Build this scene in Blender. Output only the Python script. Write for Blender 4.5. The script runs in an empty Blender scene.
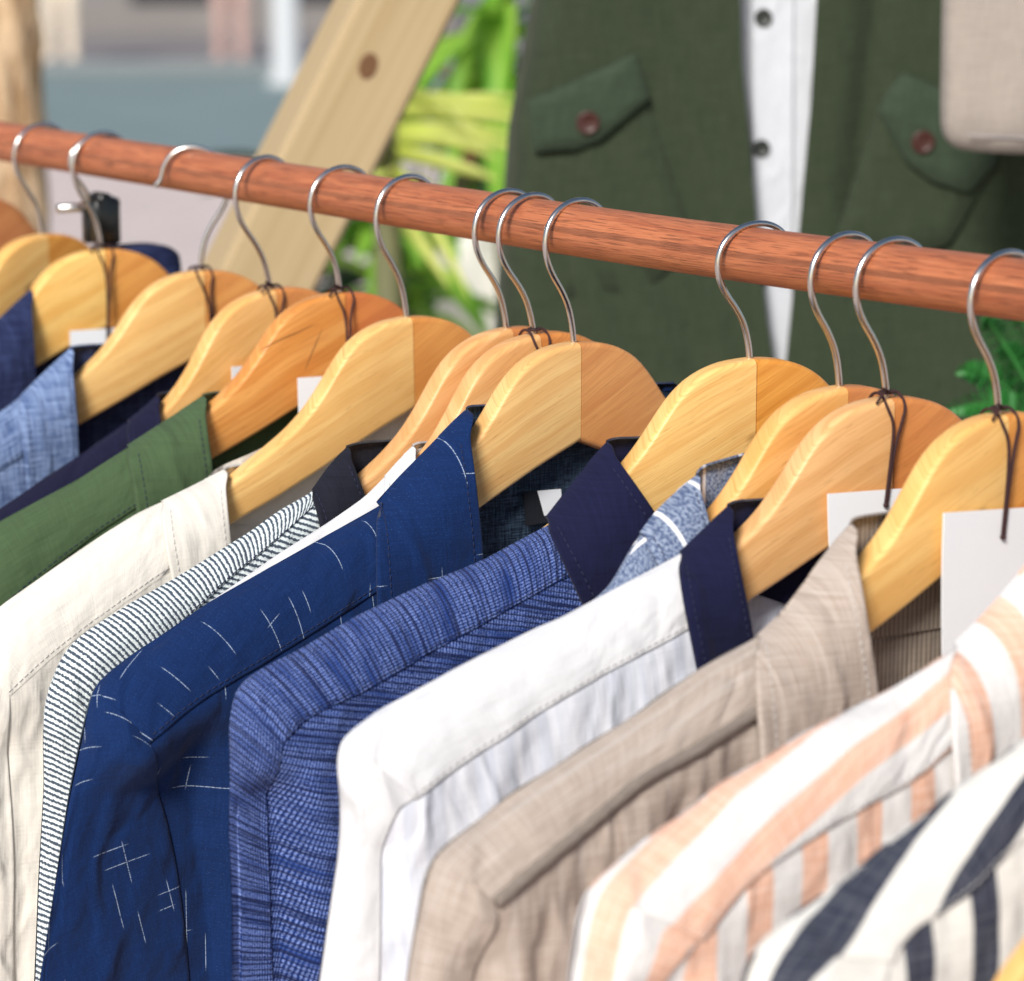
import bpy, math, random
import numpy as np
random.seed(7); RNG = np.random.default_rng(11)
sc = bpy.context.scene
COL = sc.collection

# ------------------------------------------------------------------ camera
F, CX, CY = 3000., 512., 490.5
VP = (-1700., -100.)
PITCH = math.atan((CY - VP[1]) / F)
YAW = math.atan((CX - VP[0]) / math.hypot(F, CY - VP[1]))
FH = np.array([-math.cos(YAW), math.sin(YAW), 0.])
RIGHT = np.array([math.sin(YAW), math.cos(YAW), 0.])
ZUP = np.array([0., 0., 1.])
FWD = FH * math.cos(PITCH) - ZUP * math.sin(PITCH)
CUP = FH * math.sin(PITCH) + ZUP * math.cos(PITCH)


def ray(px, py):
    px = np.asarray(px, float)[..., None]; py = np.asarray(py, float)[..., None]
    return RIGHT * (px - CX) / F + CUP * (CY - py) / F + FWD


CAM = -ray(575., 230.) * 1.5


def onplane(px, py, p0, n):
    r = ray(px, py)
    t = ((np.asarray(p0) - CAM) @ n) / (r @ n)
    return CAM + r * np.asarray(t)[..., None]


def at_depth(px, py, z):
    return CAM + ray(px, py) * z


cam = bpy.data.cameras.new('camera'); camo = bpy.data.objects.new('camera', cam); COL.objects.link(camo)
from mathutils import Matrix, Vector
m = Matrix.Identity(4)
for i in range(3):
    m[i][0] = RIGHT[i]; m[i][1] = CUP[i]; m[i][2] = -FWD[i]; m[i][3] = CAM[i]
camo.matrix_world = m
cam.sensor_width = 36.; cam.sensor_fit = 'HORIZONTAL'; cam.lens = 36. * F / 1024.
cam.clip_start = .05; cam.clip_end = 400.
cam.dof.use_dof = True; cam.dof.focus_distance = 1.44
cam.dof.aperture_fstop = (cam.lens / 1000.) / .0120
cam.dof.aperture_blades = 0
sc.camera = camo

# ------------------------------------------------------------------ objects


def tag(o, label=None, cat=None, group=None, kind=None):
    if label: o['label'] = label
    if cat: o['category'] = cat
    if group: o['group'] = group
    if kind: o['kind'] = kind
    return o


def empty(name, loc, rz=0.):
    o = bpy.data.objects.new(name, None); COL.objects.link(o)
    o.location = tuple(loc); o.rotation_euler = (0, 0, rz); o.empty_display_size = .02
    return o


def mesh_obj(name, verts, faces, mat=None, parent=None, loc=(0, 0, 0), uvs=None, smooth=True, mats=None, fm=None):
    """verts are relative to loc; uvs per vertex"""
    me = bpy.data.meshes.new(name)
    me.from_pydata([tuple(map(float, v)) for v in verts], [], [tuple(map(int, f)) for f in faces])
    if uvs is not None:
        uv = me.uv_layers.new(name='fabric')
        li = np.empty(len(me.loops), int); me.loops.foreach_get('vertex_index', li)
        uv.data.foreach_set('uv', np.asarray(uvs, np.float32)[li].ravel())
    for mm in (mats or ([mat] if mat else [])): me.materials.append(mm)
    if fm is not None: me.polygons.foreach_set('material_index', np.asarray(fm, np.int32))
    me.polygons.foreach_set('use_smooth', [smooth] * len(me.polygons))
    me.update()
    o = bpy.data.objects.new(name, me); COL.objects.link(o)
    o.location = tuple(loc)
    if parent: o.parent = parent
    return o


def gridfaces(h, w, off=0, flip=False, close=False):
    f = []
    for i in range(h - 1):
        for j in range(w if close else w - 1):
            a = off + i * w + j; b = off + i * w + (j + 1) % w
            c = off + (i + 1) * w + (j + 1) % w; d = off + (i + 1) * w + j
            f.append((a, d, c, b) if flip else (a, b, c, d))
    return f


class MB:
    def __init__(s): s.v = []; s.f = []; s.uv = []; s.m = []
    def add(s, V, Fc, uv=None, mi=0):
        o = len(s.v); s.v += [tuple(x) for x in V]
        s.f += [tuple(i + o for i in f) for f in Fc]
        s.uv += [tuple(x) for x in (uv if uv is not None else [(v[0], v[2]) for v in V])]
        s.m += [mi] * len(Fc)
    def grid(s, P, UV=None, mi=0, flip=False, close=False):
        h, w = P.shape[:2]
        s.add(P.reshape(-1, 3), gridfaces(h, w, 0, flip, close), None if UV is None else UV.reshape(-1, 2), mi)
    def box(s, c, ax, ay, az, bev=0.):
        c = np.array(c, float); ax = np.array(ax, float); ay = np.array(ay, float); az = np.array(az, float)
        # bevelled box from three half-axis vectors, as a rounded loft along az
        la, lb, lc = (np.linalg.norm(q) for q in (ax, ay, az))
        b = bev
        rings = []
        for zz, sh in ([(-1, b), (-1 + b / lc, 0), (1 - b / lc, 0), (1, b)] if b > 0 else [(-1, 0), (1, 0)]):
            ring = []
            X = 1 - sh / la; Y = 1 - sh / lb
            if b > 0:
                ex = b * .6 / la; ey = b * .6 / lb
                pts = [(-X + ex, -Y), (X - ex, -Y), (X, -Y + ey), (X, Y - ey), (X - ex, Y), (-X + ex, Y), (-X, Y - ey), (-X, -Y + ey)]
            else: pts = [(-X, -Y), (X, -Y), (X, Y), (-X, Y)]
            for p, q in pts: ring.append(c + ax * p + ay * q + az * zz)
            rings.append(ring)
        k = len(rings[0]); V = [p for r in rings for p in r]
        fs = gridfaces(len(rings), k, close=True)
        fs.append(tuple(range(k))[::-1]); fs.append(tuple((len(rings) - 1) * k + i for i in range(k)))
        s.add(V, fs, [((p - c) @ ax / la, (p - c) @ az / lc) for p in V])
    def tube(s, pts, r, k=10, cap=True, uvs=1.):
        pts = np.asarray(pts, float); n = len(pts)
        r = np.broadcast_to(np.asarray(r, float), (n,))
        T = np.gradient(pts, axis=0); T /= np.linalg.norm(T, axis=1)[:, None] + 1e-12
        ref = np.array([0, 0, 1.]) if abs(T[0][2]) < .9 else np.array([1., 0, 0])
        a = np.cross(T[0], ref); a /= np.linalg.norm(a)
        V = []; UV = []; L = 0
        for i in range(n):
            a = a - T[i] * (a @ T[i]); a /= np.linalg.norm(a); b = np.cross(T[i], a)
            if i: L += np.linalg.norm(pts[i] - pts[i - 1])
            for j in range(k):
                t = 2 * math.pi * j / k
                V.append(pts[i] + r[i] * (a * math.cos(t) + b * math.sin(t))); UV.append((L, j / k))
        fs = gridfaces(n, k, close=True)
        if cap: fs.append(tuple(range(k))[::-1]); fs.append(tuple((n - 1) * k + i for i in range(k)))
        s.add(V, fs, UV)
    def build(s, name, mat=None, parent=None, loc=(0, 0, 0), smooth=True, mats=None):
        return mesh_obj(name, s.v, s.f, mat, parent, loc, s.uv, smooth, mats, s.m if mats else None)


def weld(o, d=2e-5):
    import bmesh
    bm = bmesh.new(); bm.from_mesh(o.data); bmesh.ops.remove_doubles(bm, verts=bm.verts, dist=d); bm.to_mesh(o.data); bm.free()


def autosmooth(o, ang=40):
    me = o.data
    me.set_sharp_from_angle(angle=math.radians(ang))
    return o


def resample(p, n, smooth=0):
    p = np.asarray(p, float)
    for _ in range(smooth):      # Chaikin, end points kept
        q = [p[0]]
        for a, b in zip(p[:-1], p[1:]): q += [a * .75 + b * .25, a * .25 + b * .75]
        p = np.array(q + [p[-1]])
    s = np.r_[0, np.cumsum(np.linalg.norm(np.diff(p, axis=0), axis=1))]
    t = np.linspace(0, s[-1], n)
    return np.stack([np.interp(t, s, p[:, k]) for k in range(p.shape[1])], 1)


def alen(p): return np.r_[0, np.cumsum(np.linalg.norm(np.diff(p, axis=0), axis=1))]


def polydist(Q, poly):
    """distance, signed side (+ = right of travel) and arc position of points Q (N,2) to a polyline"""
    Q = np.asarray(Q, float); sh = Q.shape[:-1]; Q = Q.reshape(-1, 2)
    best = np.full(len(Q), 1e9); side = np.zeros(len(Q)); arc = np.zeros(len(Q)); L = 0.
    for a, b in zip(poly[:-1], poly[1:]):
        d = b - a; l2 = d @ d
        if l2 < 1e-14: continue
        t = np.clip(((Q - a) @ d) / l2, 0, 1); c = a + t[:, None] * d
        dd = np.linalg.norm(Q - c, axis=1); w = dd < best
        best = np.where(w, dd, best)
        cr = d[0] * (Q[:, 1] - a[1]) - d[1] * (Q[:, 0] - a[0])
        side = np.where(w, np.sign(cr), side); arc = np.where(w, L + t * math.sqrt(l2), arc); L += math.sqrt(l2)
    return best.reshape(sh), side.reshape(sh), arc.reshape(sh), L


def coons(top, bot, left, right, h, w):
    """four boundary curves (k,D); top/bot run left to right, left/right run top to bottom"""
    top = resample(top, w); bot = resample(bot, w); left = resample(left, h); right = resample(right, h)
    s = np.linspace(0, 1, w)[None, :, None]; t = np.linspace(0, 1, h)[:, None, None]
    A = (1 - t) * top[None] + t * bot[None]
    B = (1 - s) * left[:, None] + s * right[:, None]
    Cc = (1 - t) * ((1 - s) * top[0] + s * top[-1]) + t * ((1 - s) * bot[0] + s * bot[-1])
    return A + B - Cc


# ------------------------------------------------------------------ materials
class NT:
    def __init__(s, name):
        s.mat = bpy.data.materials.new(name); s.mat.use_nodes = True
        s.t = s.mat.node_tree; s.t.nodes.clear()
        s.out = s.t.nodes.new('ShaderNodeOutputMaterial'); s.bsdf = s.n('ShaderNodeBsdfPrincipled')
        s.t.links.new(s.bsdf.outputs[0], s.out.inputs[0])
    def n(s, typ, ins=None, **kw):
        nd = s.t.nodes.new(typ)
        for k, v in kw.items(): setattr(nd, k, v)
        for k, v in (ins or {}).items():
            sock = nd.inputs[k]
            s.put(sock, v)
        return nd
    def put(s, sock, v):
        if isinstance(v, bpy.types.NodeSocket): s.t.links.new(v, sock)
        elif isinstance(v, bpy.types.Node): s.t.links.new(v.outputs[0], sock)
        else: sock.default_value = v
    def m(s, op, a, b=0., c=0., clamp=False):
        nd = s.n('ShaderNodeMath', operation=op, use_clamp=clamp)
        for i, v in enumerate((a, b, c)): s.put(nd.inputs[i], v)
        return nd.outputs[0]
    def uv(s): return s.n('ShaderNodeUVMap', uv_map='fabric').outputs[0]
    def xy(s, v):
        nd = s.n('ShaderNodeSeparateXYZ', {0: v}); return nd.outputs[0], nd.outputs[1]
    def comb(s, x, y, z=0.): return s.n('ShaderNodeCombineXYZ', {0: x, 1: y, 2: z}).outputs[0]
    def scale(s, v, sx, sy=None, sz=1.):
        sy = sx if sy is None else sy
        return s.n('ShaderNodeVectorMath', {0: v, 1: (sx, sy, sz)}, operation='MULTIPLY').outputs[0]
    def vadd(s, a, b): return s.n('ShaderNodeVectorMath', {0: a, 1: b}, operation='ADD').outputs[0]
    def noise(s, v, sc_=1., det=2., rough=.5):
        return s.n('ShaderNodeTexNoise', {'Vector': v, 'Scale': sc_, 'Detail': det, 'Roughness': rough}).outputs[0]
    def mix(s, f, a, b, mode='MIX'):
        nd = s.n('ShaderNodeMix', data_type='RGBA', blend_type=mode)
        s.put(nd.inputs[0], f)
        s.put(nd.inputs[6], a if not isinstance(a, tuple) else (*a[:3], 1.)); s.put(nd.inputs[7], b if not isinstance(b, tuple) else (*b[:3], 1.))
        return nd.outputs[2]
    def ramp(s, f, stops):
        nd = s.n('ShaderNodeValToRGB'); s.put(nd.inputs[0], f)
        e = nd.color_ramp.elements
        while len(e) < len(stops): e.new(.5)
        for k, (p, c) in enumerate(stops): e[k].position = p; e[k].color = (*c[:3], 1.)
        return nd.outputs[0]
    def smooth(s, x, a, b):
        nd = s.n('ShaderNodeMapRange', interpolation_type='SMOOTHSTEP'); s.put(nd.inputs[0], x)
        s.put(nd.inputs[1], a); s.put(nd.inputs[2], b); return nd.outputs[0]
    def bump(s, h, dist, strength=1.):
        nd = s.n('ShaderNodeBump', {'Height': h, 'Distance': dist, 'Strength': strength})
        if getattr(s, 'cl', False):
            uv = s.uv(); wv = s.vadd(uv, s.scale(s.n('ShaderNodeTexNoise', {'Vector': uv, 'Scale': 14., 'Detail': 1.}).outputs[1], .03, .03))
            c1 = s.noise(s.scale(wv, 42., 20.), 1., 3., .55)
            cr = s.m('ABSOLUTE', s.m('SUBTRACT', s.noise(s.scale(wv, 26., 13.), 1., 2., .5), .5))
            hh = s.m('ADD', c1, s.m('MULTIPLY', s.smooth(cr, 0., .10), .35))
            n2 = s.n('ShaderNodeBump', {'Height': hh, 'Distance': .0042, 'Strength': .8 * s.cl})
            s.t.links.new(n2.outputs[0], nd.inputs['Normal'])
        s.t.links.new(nd.outputs[0], s.bsdf.inputs['Normal'])
    def col(s, c): s.put(s.bsdf.inputs['Base Color'], c if not isinstance(c, tuple) else (*c[:3], 1.))
    def set(s, **kw):
        for k, v in kw.items(): s.put(s.bsdf.inputs[k.replace('_', ' ')], v)
        return s


def weave(g, uv, fx=1100., lon=45., amp=.5):
    """thread noise: threads along x and along y; returns 0..1"""
    a = g.noise(g.scale(uv, lon, fx), 1., 2., .6)
    b = g.noise(g.scale(uv, fx, lon), 1., 2., .6)
    return a, b, g.m('MULTIPLY', g.m('ADD', a, b), .5)


def cloth(g, bumpd=.00035):
    g.cl = 1.; g.set(Roughness=.9, Sheen_Weight=.06, Sheen_Roughness=.5)
    g.bsdf.inputs['Specular IOR Level'].default_value = .15


def warp(g, uv, amt, sc_=25.):
    n = g.n('ShaderNodeTexNoise', {'Vector': uv, 'Scale': sc_, 'Detail': 1.})
    o = g.n('ShaderNodeVectorMath', {0: n.outputs[1], 1: (.5, .5, .5)}, operation='SUBTRACT').outputs[0]
    return g.vadd(uv, g.scale(o, amt, amt))


def rot2(g, v, ang):
    return g.n('ShaderNodeVectorRotate', {'Vector': v, 'Angle': ang}, rotation_type='Z_AXIS').outputs[0]


def mat_plain(name, c, var=.35, fx=1000., lon=40., bump=.0004, sheen=.06, big=.12, cr=1.):
    g = NT(name); uv = g.uv(); a, b, w = weave(g, uv, fx, lon)
    big_ = g.noise(uv, 30., 3.)
    f = g.m('ADD', g.m('MULTIPLY', g.m('SUBTRACT', w, .5), var * 3.), g.m('MULTIPLY', g.m('SUBTRACT', big_, .5), big))
    f = g.m('ADD', f, 1.)
    hsv = g.n('ShaderNodeHueSaturation', {'Value': f, 'Color': (*c, 1.)})
    g.col(hsv.outputs[0]); cloth(g); g.cl = cr; g.set(Sheen_Weight=sheen); g.bump(w, bump)
    return g.mat


def mat_seersucker():
    g = NT('seersucker_cloth'); uv = g.uv(); uvw = warp(g, uv, .0017, 70.)
    x, y = g.xy(uvw)
    ph = g.m('FRACT', g.m('DIVIDE', y, .0029))
    line = g.m('ABSOLUTE', g.m('SUBTRACT', ph, .5))
    thr = g.noise(g.scale(uv, 900., 500.), 1., 1.)
    dark = g.smooth(g.m('ADD', line, g.m('MULTIPLY', g.m('SUBTRACT', thr, .5), .55)), .30, .17)
    c = g.mix(dark, (.70, .76, .76), (.06, .08, .11))
    g.col(c); cloth(g)
    g.bump(g.m('ADD', g.m('MULTIPLY', line, 1.), g.m('MULTIPLY', thr, .5)), .0007)
    return g.mat


def mat_slubweave():
    """violet blue cloth with irregular dark lines and pale slub dots"""
    g = NT('violet_blue_slub_cloth'); uv = g.uv(); uvw = warp(g, uv, .0010, 45.)
    x, y = g.xy(uvw)
    irr = g.noise(g.comb(g.m('MULTIPLY', x, 9.), g.m('MULTIPLY', y, 430.)), 1., 2., .6)
    ph = g.m('ADD', g.m('MULTIPLY', y, 1 / .0027), g.m('MULTIPLY', g.noise(g.comb(g.m('MULTIPLY', x, 3.), g.m('MULTIPLY', y, 90.)), 1., 1.), 2.2))
    ln = g.m('ABSOLUTE', g.m('SUBTRACT', g.m('FRACT', ph), .5))
    dark = g.m('MAXIMUM', g.smooth(ln, .15, .05), g.smooth(irr, .44, .34))
    dots = g.noise(g.scale(uv, 1300., 1900.), 1., 1.)
    dotx = g.m('SINE', g.m('MULTIPLY', x, 2 * math.pi / .0014))
    pale = g.smooth(g.m('ADD', dots, g.m('MULTIPLY', dotx, .13)), .47, .57)
    zone = g.noise(g.scale(uv, 22., 120.), 1., 2.)
    pale = g.m('MULTIPLY', pale, g.smooth(zone, .22, .6))
    c = g.mix(pale, (.006, .028, .150), (.185, .26, .58))
    c = g.mix(g.m('MULTIPLY', dark, .92), c, (.003, .010, .065))
    g.col(c); cloth(g); g.bump(g.m('SUBTRACT', pale, dark), .0006)
    return g.mat


def dash_layer(g, x, y, sp, ln, w, prob, seed):
    """thin broken lines running along x, spaced sp in y"""
    cy = g.m('FLOOR', g.m('DIVIDE', y, sp)); fy = g.m('FRACT', g.m('DIVIDE', y, sp))
    r1 = g.n('ShaderNodeTexWhiteNoise', {'Vector': g.comb(cy, seed, 0.)}, noise_dimensions='3D').outputs[0]
    xx = g.m('ADD', g.m('DIVIDE', x, ln), g.m('MULTIPLY', r1, 9.))
    cx = g.m('FLOOR', xx); fx = g.m('FRACT', xx)
    wn = g.n('ShaderNodeTexWhiteNoise', {'Vector': g.comb(cy, cx, seed + 3.)}, noise_dimensions='3D')
    r2 = wn.outputs[0]; sx = g.n('ShaderNodeSeparateXYZ', {0: wn.outputs[1]})
    act = g.m('LESS_THAN', r2, prob)
    cen = g.m('ADD', g.m('MULTIPLY', sx.outputs[0], .7), .15)
    line = g.smooth(g.m('ABSOLUTE', g.m('SUBTRACT', fy, cen)), w / sp * 1.2, w / sp * .35)
    ext = g.m('ADD', g.m('MULTIPLY', sx.outputs[1], .35), .12)
    seg = g.smooth(g.m('ABSOLUTE', g.m('SUBTRACT', fx, .5)), ext, g.m('SUBTRACT', ext, .1))
    return g.m('MULTIPLY', g.m('MULTIPLY', act, line), seg)


def mat_dashed(rot=0., name='dark_blue_dashed_cloth'):
    g = NT(name); uv = rot2(g, g.uv(), rot); uvw = warp(g, uv, .0010, 10.)
    x, y = g.xy(uvw)
    d = g.m('MAXIMUM', dash_layer(g, x, y, .0080, .038, .00024, .25, 1.), dash_layer(g, y, x, .0092, .036, .00024, .25, 7.))
    thr = g.noise(g.scale(uv, 1400.), 1., 1.)
    d = g.m('MULTIPLY', d, g.smooth(thr, .3, .55))
    a, b, w = weave(g, uv, 1200., 60.)
    base = g.mix(w, (.0014, .0075, .038), (.0055, .030, .128))
    fuzz = g.smooth(g.noise(uv, 1700., 1.), .62, .75)
    base = g.mix(g.m('MULTIPLY', fuzz, .22), base, (.08, .17, .40))
    c = g.mix(g.m('MULTIPLY', d, .85), base, (.40, .49, .62)); g.col(c); cloth(g); g.bump(w, .0004)
    return g.mat


def mat_crosshatch(name, dk, lt, sc_=1., con=(.36, .64)):
    g = NT(name); uv = warp(g, g.uv(), .001, 40.)
    a = g.noise(g.scale(uv, 35. * sc_, 620. * sc_), 1., 3., .7); b = g.noise(g.scale(uv, 620. * sc_, 35. * sc_), 1., 3., .7)
    f = g.smooth(g.m('MULTIPLY', g.m('ADD', a, b), .5), *con)
    g.col(g.mix(f, dk, lt)); cloth(g); g.bump(f, .0005)
    return g.mat


def mat_mottled_striped():
    g = NT('grey_blue_melange_cloth'); uv = warp(g, g.uv(), .001, 40.); x, y = g.xy(uv)
    n = g.noise(g.scale(uv, 800., 800.), 1., 2., .7)
    c = g.mix(g.smooth(n, .38, .64), (.07, .10, .19), (.28, .33, .43))
    ph = g.m('ABSOLUTE', g.m('SUBTRACT', g.m('FRACT', g.m('ADD', g.m('DIVIDE', x, .021), .1)), .5))
    c = g.mix(g.smooth(ph, .06, .035), c, (.78, .78, .8))
    g.col(c); cloth(g); g.bump(n, .0006)
    return g.mat


def mat_white_stripe():  # white cloth with faint woven stripes
    g = NT('white_voile_cloth'); uv = g.uv(); a, b, w = weave(g, uv, 700., 30.)
    x, y = g.xy(warp(g, uv, .002, 30.))
    st = g.noise(g.comb(g.m('MULTIPLY', x, 220.), g.m('MULTIPLY', y, 6.)), 1., 2.)
    f = g.m('ADD', g.m('MULTIPLY', g.smooth(st, .35, .65), .7), g.m('MULTIPLY', w, .3))
    g.col(g.mix(f, (.57, .60, .68), (.72, .73, .77))); cloth(g); g.bump(w, .0003)
    return g.mat


def mat_beige(rot=0.):
    g = NT('beige_linen_cloth'); uv = g.uv(); a, b, w = weave(g, uv, 1300., 40.)
    x, y = g.xy(warp(g, uv, .001, 40.))
    st = g.noise(g.comb(g.m('MULTIPLY', x, 220.), g.m('MULTIPLY', y, 3.)), 1., 2.)
    st2 = g.noise(g.comb(g.m('MULTIPLY', x, 3.), g.m('MULTIPLY', y, 500.)), 1., 2.)
    c = g.mix(g.smooth(w, .30, .70), (.325, .255, .205), (.51, .44, .385))
    c = g.mix(g.m('MULTIPLY', g.smooth(st, .55, .75), .5), c, (.52, .47, .43))
    c = g.mix(g.m('MULTIPLY', g.smooth(st2, .55, .72), .35), c, (.50, .40, .34))
    g.col(c); cloth(g); g.bump(w, .0007)
    return g.mat


def mat_bold(name, cs, cw, period, duty, off, fade):
    g = NT(name); uv = warp(g, g.uv(), .0012, 35.); x, y = g.xy(uv)
    ph = g.m('ABSOLUTE', g.m('SUBTRACT', g.m('FRACT', g.m('ADD', g.m('DIVIDE', x, period), off)), .5))
    a, b, w = weave(g, uv, 700., 30.)
    e = g.m('ADD', ph, g.m('MULTIPLY', g.m('SUBTRACT', b, .5), .03))
    f = g.smooth(e, duty * .5 + .012, duty * .5 - .012)
    stc = g.mix(g.smooth(w, .36, .64), cs, fade)
    whc = g.mix(g.smooth(w, .36, .64), tuple(q * .9 for q in cw), cw)
    g.col(g.mix(f, whc, stc)); cloth(g); g.bump(w, .0005)
    return g.mat


def mat_hanger(name, c1, c2, c3, tilt):
    g = NT(name); uv = g.uv()
    loc = g.n('ShaderNodeObjectInfo').outputs[0]
    off = g.scale(loc, 37., 23., 11.)
    v = rot2(g, uv, tilt)
    v = g.vadd(v, off)
    warpn = g.noise(g.scale(v, 10., 22.), 1., 2.)
    vx, vy = g.xy(v)
    vy = g.m('ADD', vy, g.m('MULTIPLY', warpn, .012))
    ring = g.noise(g.comb(g.m('MULTIPLY', vx, 5.), g.m('MULTIPLY', vy, 130.)), 1., 3., .6)
    fine = g.noise(g.comb(g.m('MULTIPLY', vx, 26.), g.m('MULTIPLY', vy, 1500.)), 1., 2., .6)
    pores = g.smooth(g.noise(g.comb(g.m('MULTIPLY', vx, 90.), g.m('MULTIPLY', vy, 1300.)), 1., 1.), .66, .78)
    c = g.mix(g.smooth(ring, .40, .60), c1, c2)
    c = g.mix(g.m('MULTIPLY', g.smooth(fine, .46, .70), .6), c, c3)
    c = g.mix(g.m('MULTIPLY', pores, .6), c, tuple(q * .6 for q in c3))
    big = g.noise(g.scale(v, 14., 20.), 1., 2.)
    c = g.mix(g.m('MULTIPLY', g.smooth(big, .5, .75), .45), c, c3)
    kn = g.n('ShaderNodeTexVoronoi', {'Vector': g.scale(v, 11., 22.), 'Scale': 1.}).outputs[0]
    c = g.mix(g.m('MULTIPLY', g.smooth(kn, .075, .02), .65), c, tuple(q * .35 for q in c3))
    rnd = g.n('ShaderNodeObjectInfo').outputs['Random']
    hs = g.n('ShaderNodeHueSaturation', {'Hue': g.m('ADD', .4935, g.m('MULTIPLY', rnd, .005)), 'Saturation': g.m('ADD', .92, g.m('MULTIPLY', rnd, .09)), 'Value': g.m('ADD', .95, g.m('MULTIPLY', rnd, .1)), 'Color': c})
    g.col(hs.outputs[0]); g.set(Roughness=.46, Coat_Weight=.2, Coat_Roughness=.3)
    g.bsdf.inputs['Specular IOR Level'].default_value = .35
    g.bump(fine, .0001)
    return g.mat


def mat_rod():
    g = NT('red_brown_wood'); uv = g.uv(); x, y = g.xy(uv)
    n = g.noise(g.comb(g.m('MULTIPLY', x, 9.), g.m('MULTIPLY', y, 11.)), 1., 4., .65)
    f = g.noise(g.comb(g.m('MULTIPLY', x, 22.), g.m('MULTIPLY', y, 70.)), 1., 3., .7)
    pores = g.smooth(g.noise(g.comb(g.m('MULTIPLY', x, 45.), g.m('MULTIPLY', y, 120.)), 1., 2.), .54, .72)
    c = g.mix(g.smooth(n, .35, .65), (.33, .092, .036), (.47, .150, .060))
    c = g.mix(g.m('MULTIPLY', g.smooth(f, .42, .68), .6), c, (.57, .21, .09))
    c = g.mix(g.m('MULTIPLY', pores, .55), c, (.16, .045, .022))
    g.col(c); g.set(Roughness=.5, Coat_Weight=.15, Coat_Roughness=.35); g.bump(g.m('SUBTRACT', f, pores), .0004)
    return g.mat


def mat_simple(name, c, rough=.6, var=.15, sc_=60., metal=0., spec=.5, uvmap=False):
    g = NT(name)
    v = g.n('ShaderNodeTexCoord').outputs[3]
    n = g.noise(v, sc_, 3.)
    f = g.m('ADD', 1. - var / 2, g.m('MULTIPLY', n, var))
    hsv = g.n('ShaderNodeHueSaturation', {'Value': f, 'Color': (*c, 1.)})
    g.col(hsv.outputs[0]); g.set(Roughness=rough, Metallic=metal)
    g.bsdf.inputs['Specular IOR Level'].default_value = spec
    return g.mat


def mat_pine(name, c1, c2):
    g = NT(name); uv = g.uv(); x, y = g.xy(uv)
    w = g.noise(g.comb(g.m('MULTIPLY', x, 90.), g.m('MULTIPLY', y, 1.5)), 1., 3., .6)
    g.col(g.mix(g.smooth(w, .35, .65), c1, c2)); g.set(Roughness=.6); g.bump(w, .0005)
    return g.mat


M = {}
M['chrome'] = mat_simple('polished_steel', (.62, .59, .55), .22, .08, 200., 1.)
M['string'] = mat_simple('maroon_cord', (.035, .010, .010), .8, .5, 600.)
M['card'] = mat_simple('white_card', (.86, .885, .91), .6, .04, 60.)
M['rod'] = mat_rod()
HANG = {
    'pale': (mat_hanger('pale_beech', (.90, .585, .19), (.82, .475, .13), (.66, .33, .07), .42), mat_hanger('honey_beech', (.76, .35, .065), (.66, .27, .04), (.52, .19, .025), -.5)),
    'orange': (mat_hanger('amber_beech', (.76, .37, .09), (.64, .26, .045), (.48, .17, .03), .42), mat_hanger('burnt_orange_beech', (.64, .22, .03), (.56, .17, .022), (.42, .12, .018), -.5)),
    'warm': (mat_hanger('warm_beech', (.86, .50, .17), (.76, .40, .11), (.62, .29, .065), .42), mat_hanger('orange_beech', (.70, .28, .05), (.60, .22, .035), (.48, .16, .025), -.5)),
}

# ------------------------------------------------------------------ the rail
ROD_R = .0130
rx = np.linspace(-1.25, .95, 60)
rz = np.interp(rx, [-1.3, -.638, -.207, 0, .079, .311, 1.0], [.009, .0037, .0010, .0, -.0006, .002, .012])
k_ = np.ones(7) / 7; rz = np.convolve(np.pad(rz, 3, 'edge'), k_, 'valid')
mb = MB(); mb.tube(np.stack([rx, rx * 0, rz], 1), ROD_R, 28)
rail = mb.build('clothes_rail', M['rod'])
tag(rail, 'reddish brown round wooden rail that carries all the hangers', 'clothes rail')


def rod_z(x): return float(np.interp(x, rx, rz))


# ------------------------------------------------------------------ hangers
TOPP = np.array([(0, 0), (1, -.03), (2, -.2), (3, -.6), (3.9, -1.15), (4.6, -1.95), (5.2, -2.8), (6, -3.85), (7.3, -5.05), (8.8, -6.0), (10.6, -7), (13, -8.4), (16, -10.4), (19, -12.5), (21.2, -14.2), (22.3, -15.2), (22.8, -16.0)]) / 100
BOTP = np.array([(0, -5.0), (3, -6.2), (6, -7.6), (9, -8.85), (11.5, -9.75), (14, -10.9), (17, -12.7), (20, -14.9), (21.8, -16.3), (22.5, -16.7), (22.8, -16.4)]) / 100


def smooth1(y, k=5):
    p = np.pad(y, k // 2, 'edge'); return np.convolve(p, np.ones(k) / k, 'valid')


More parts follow.
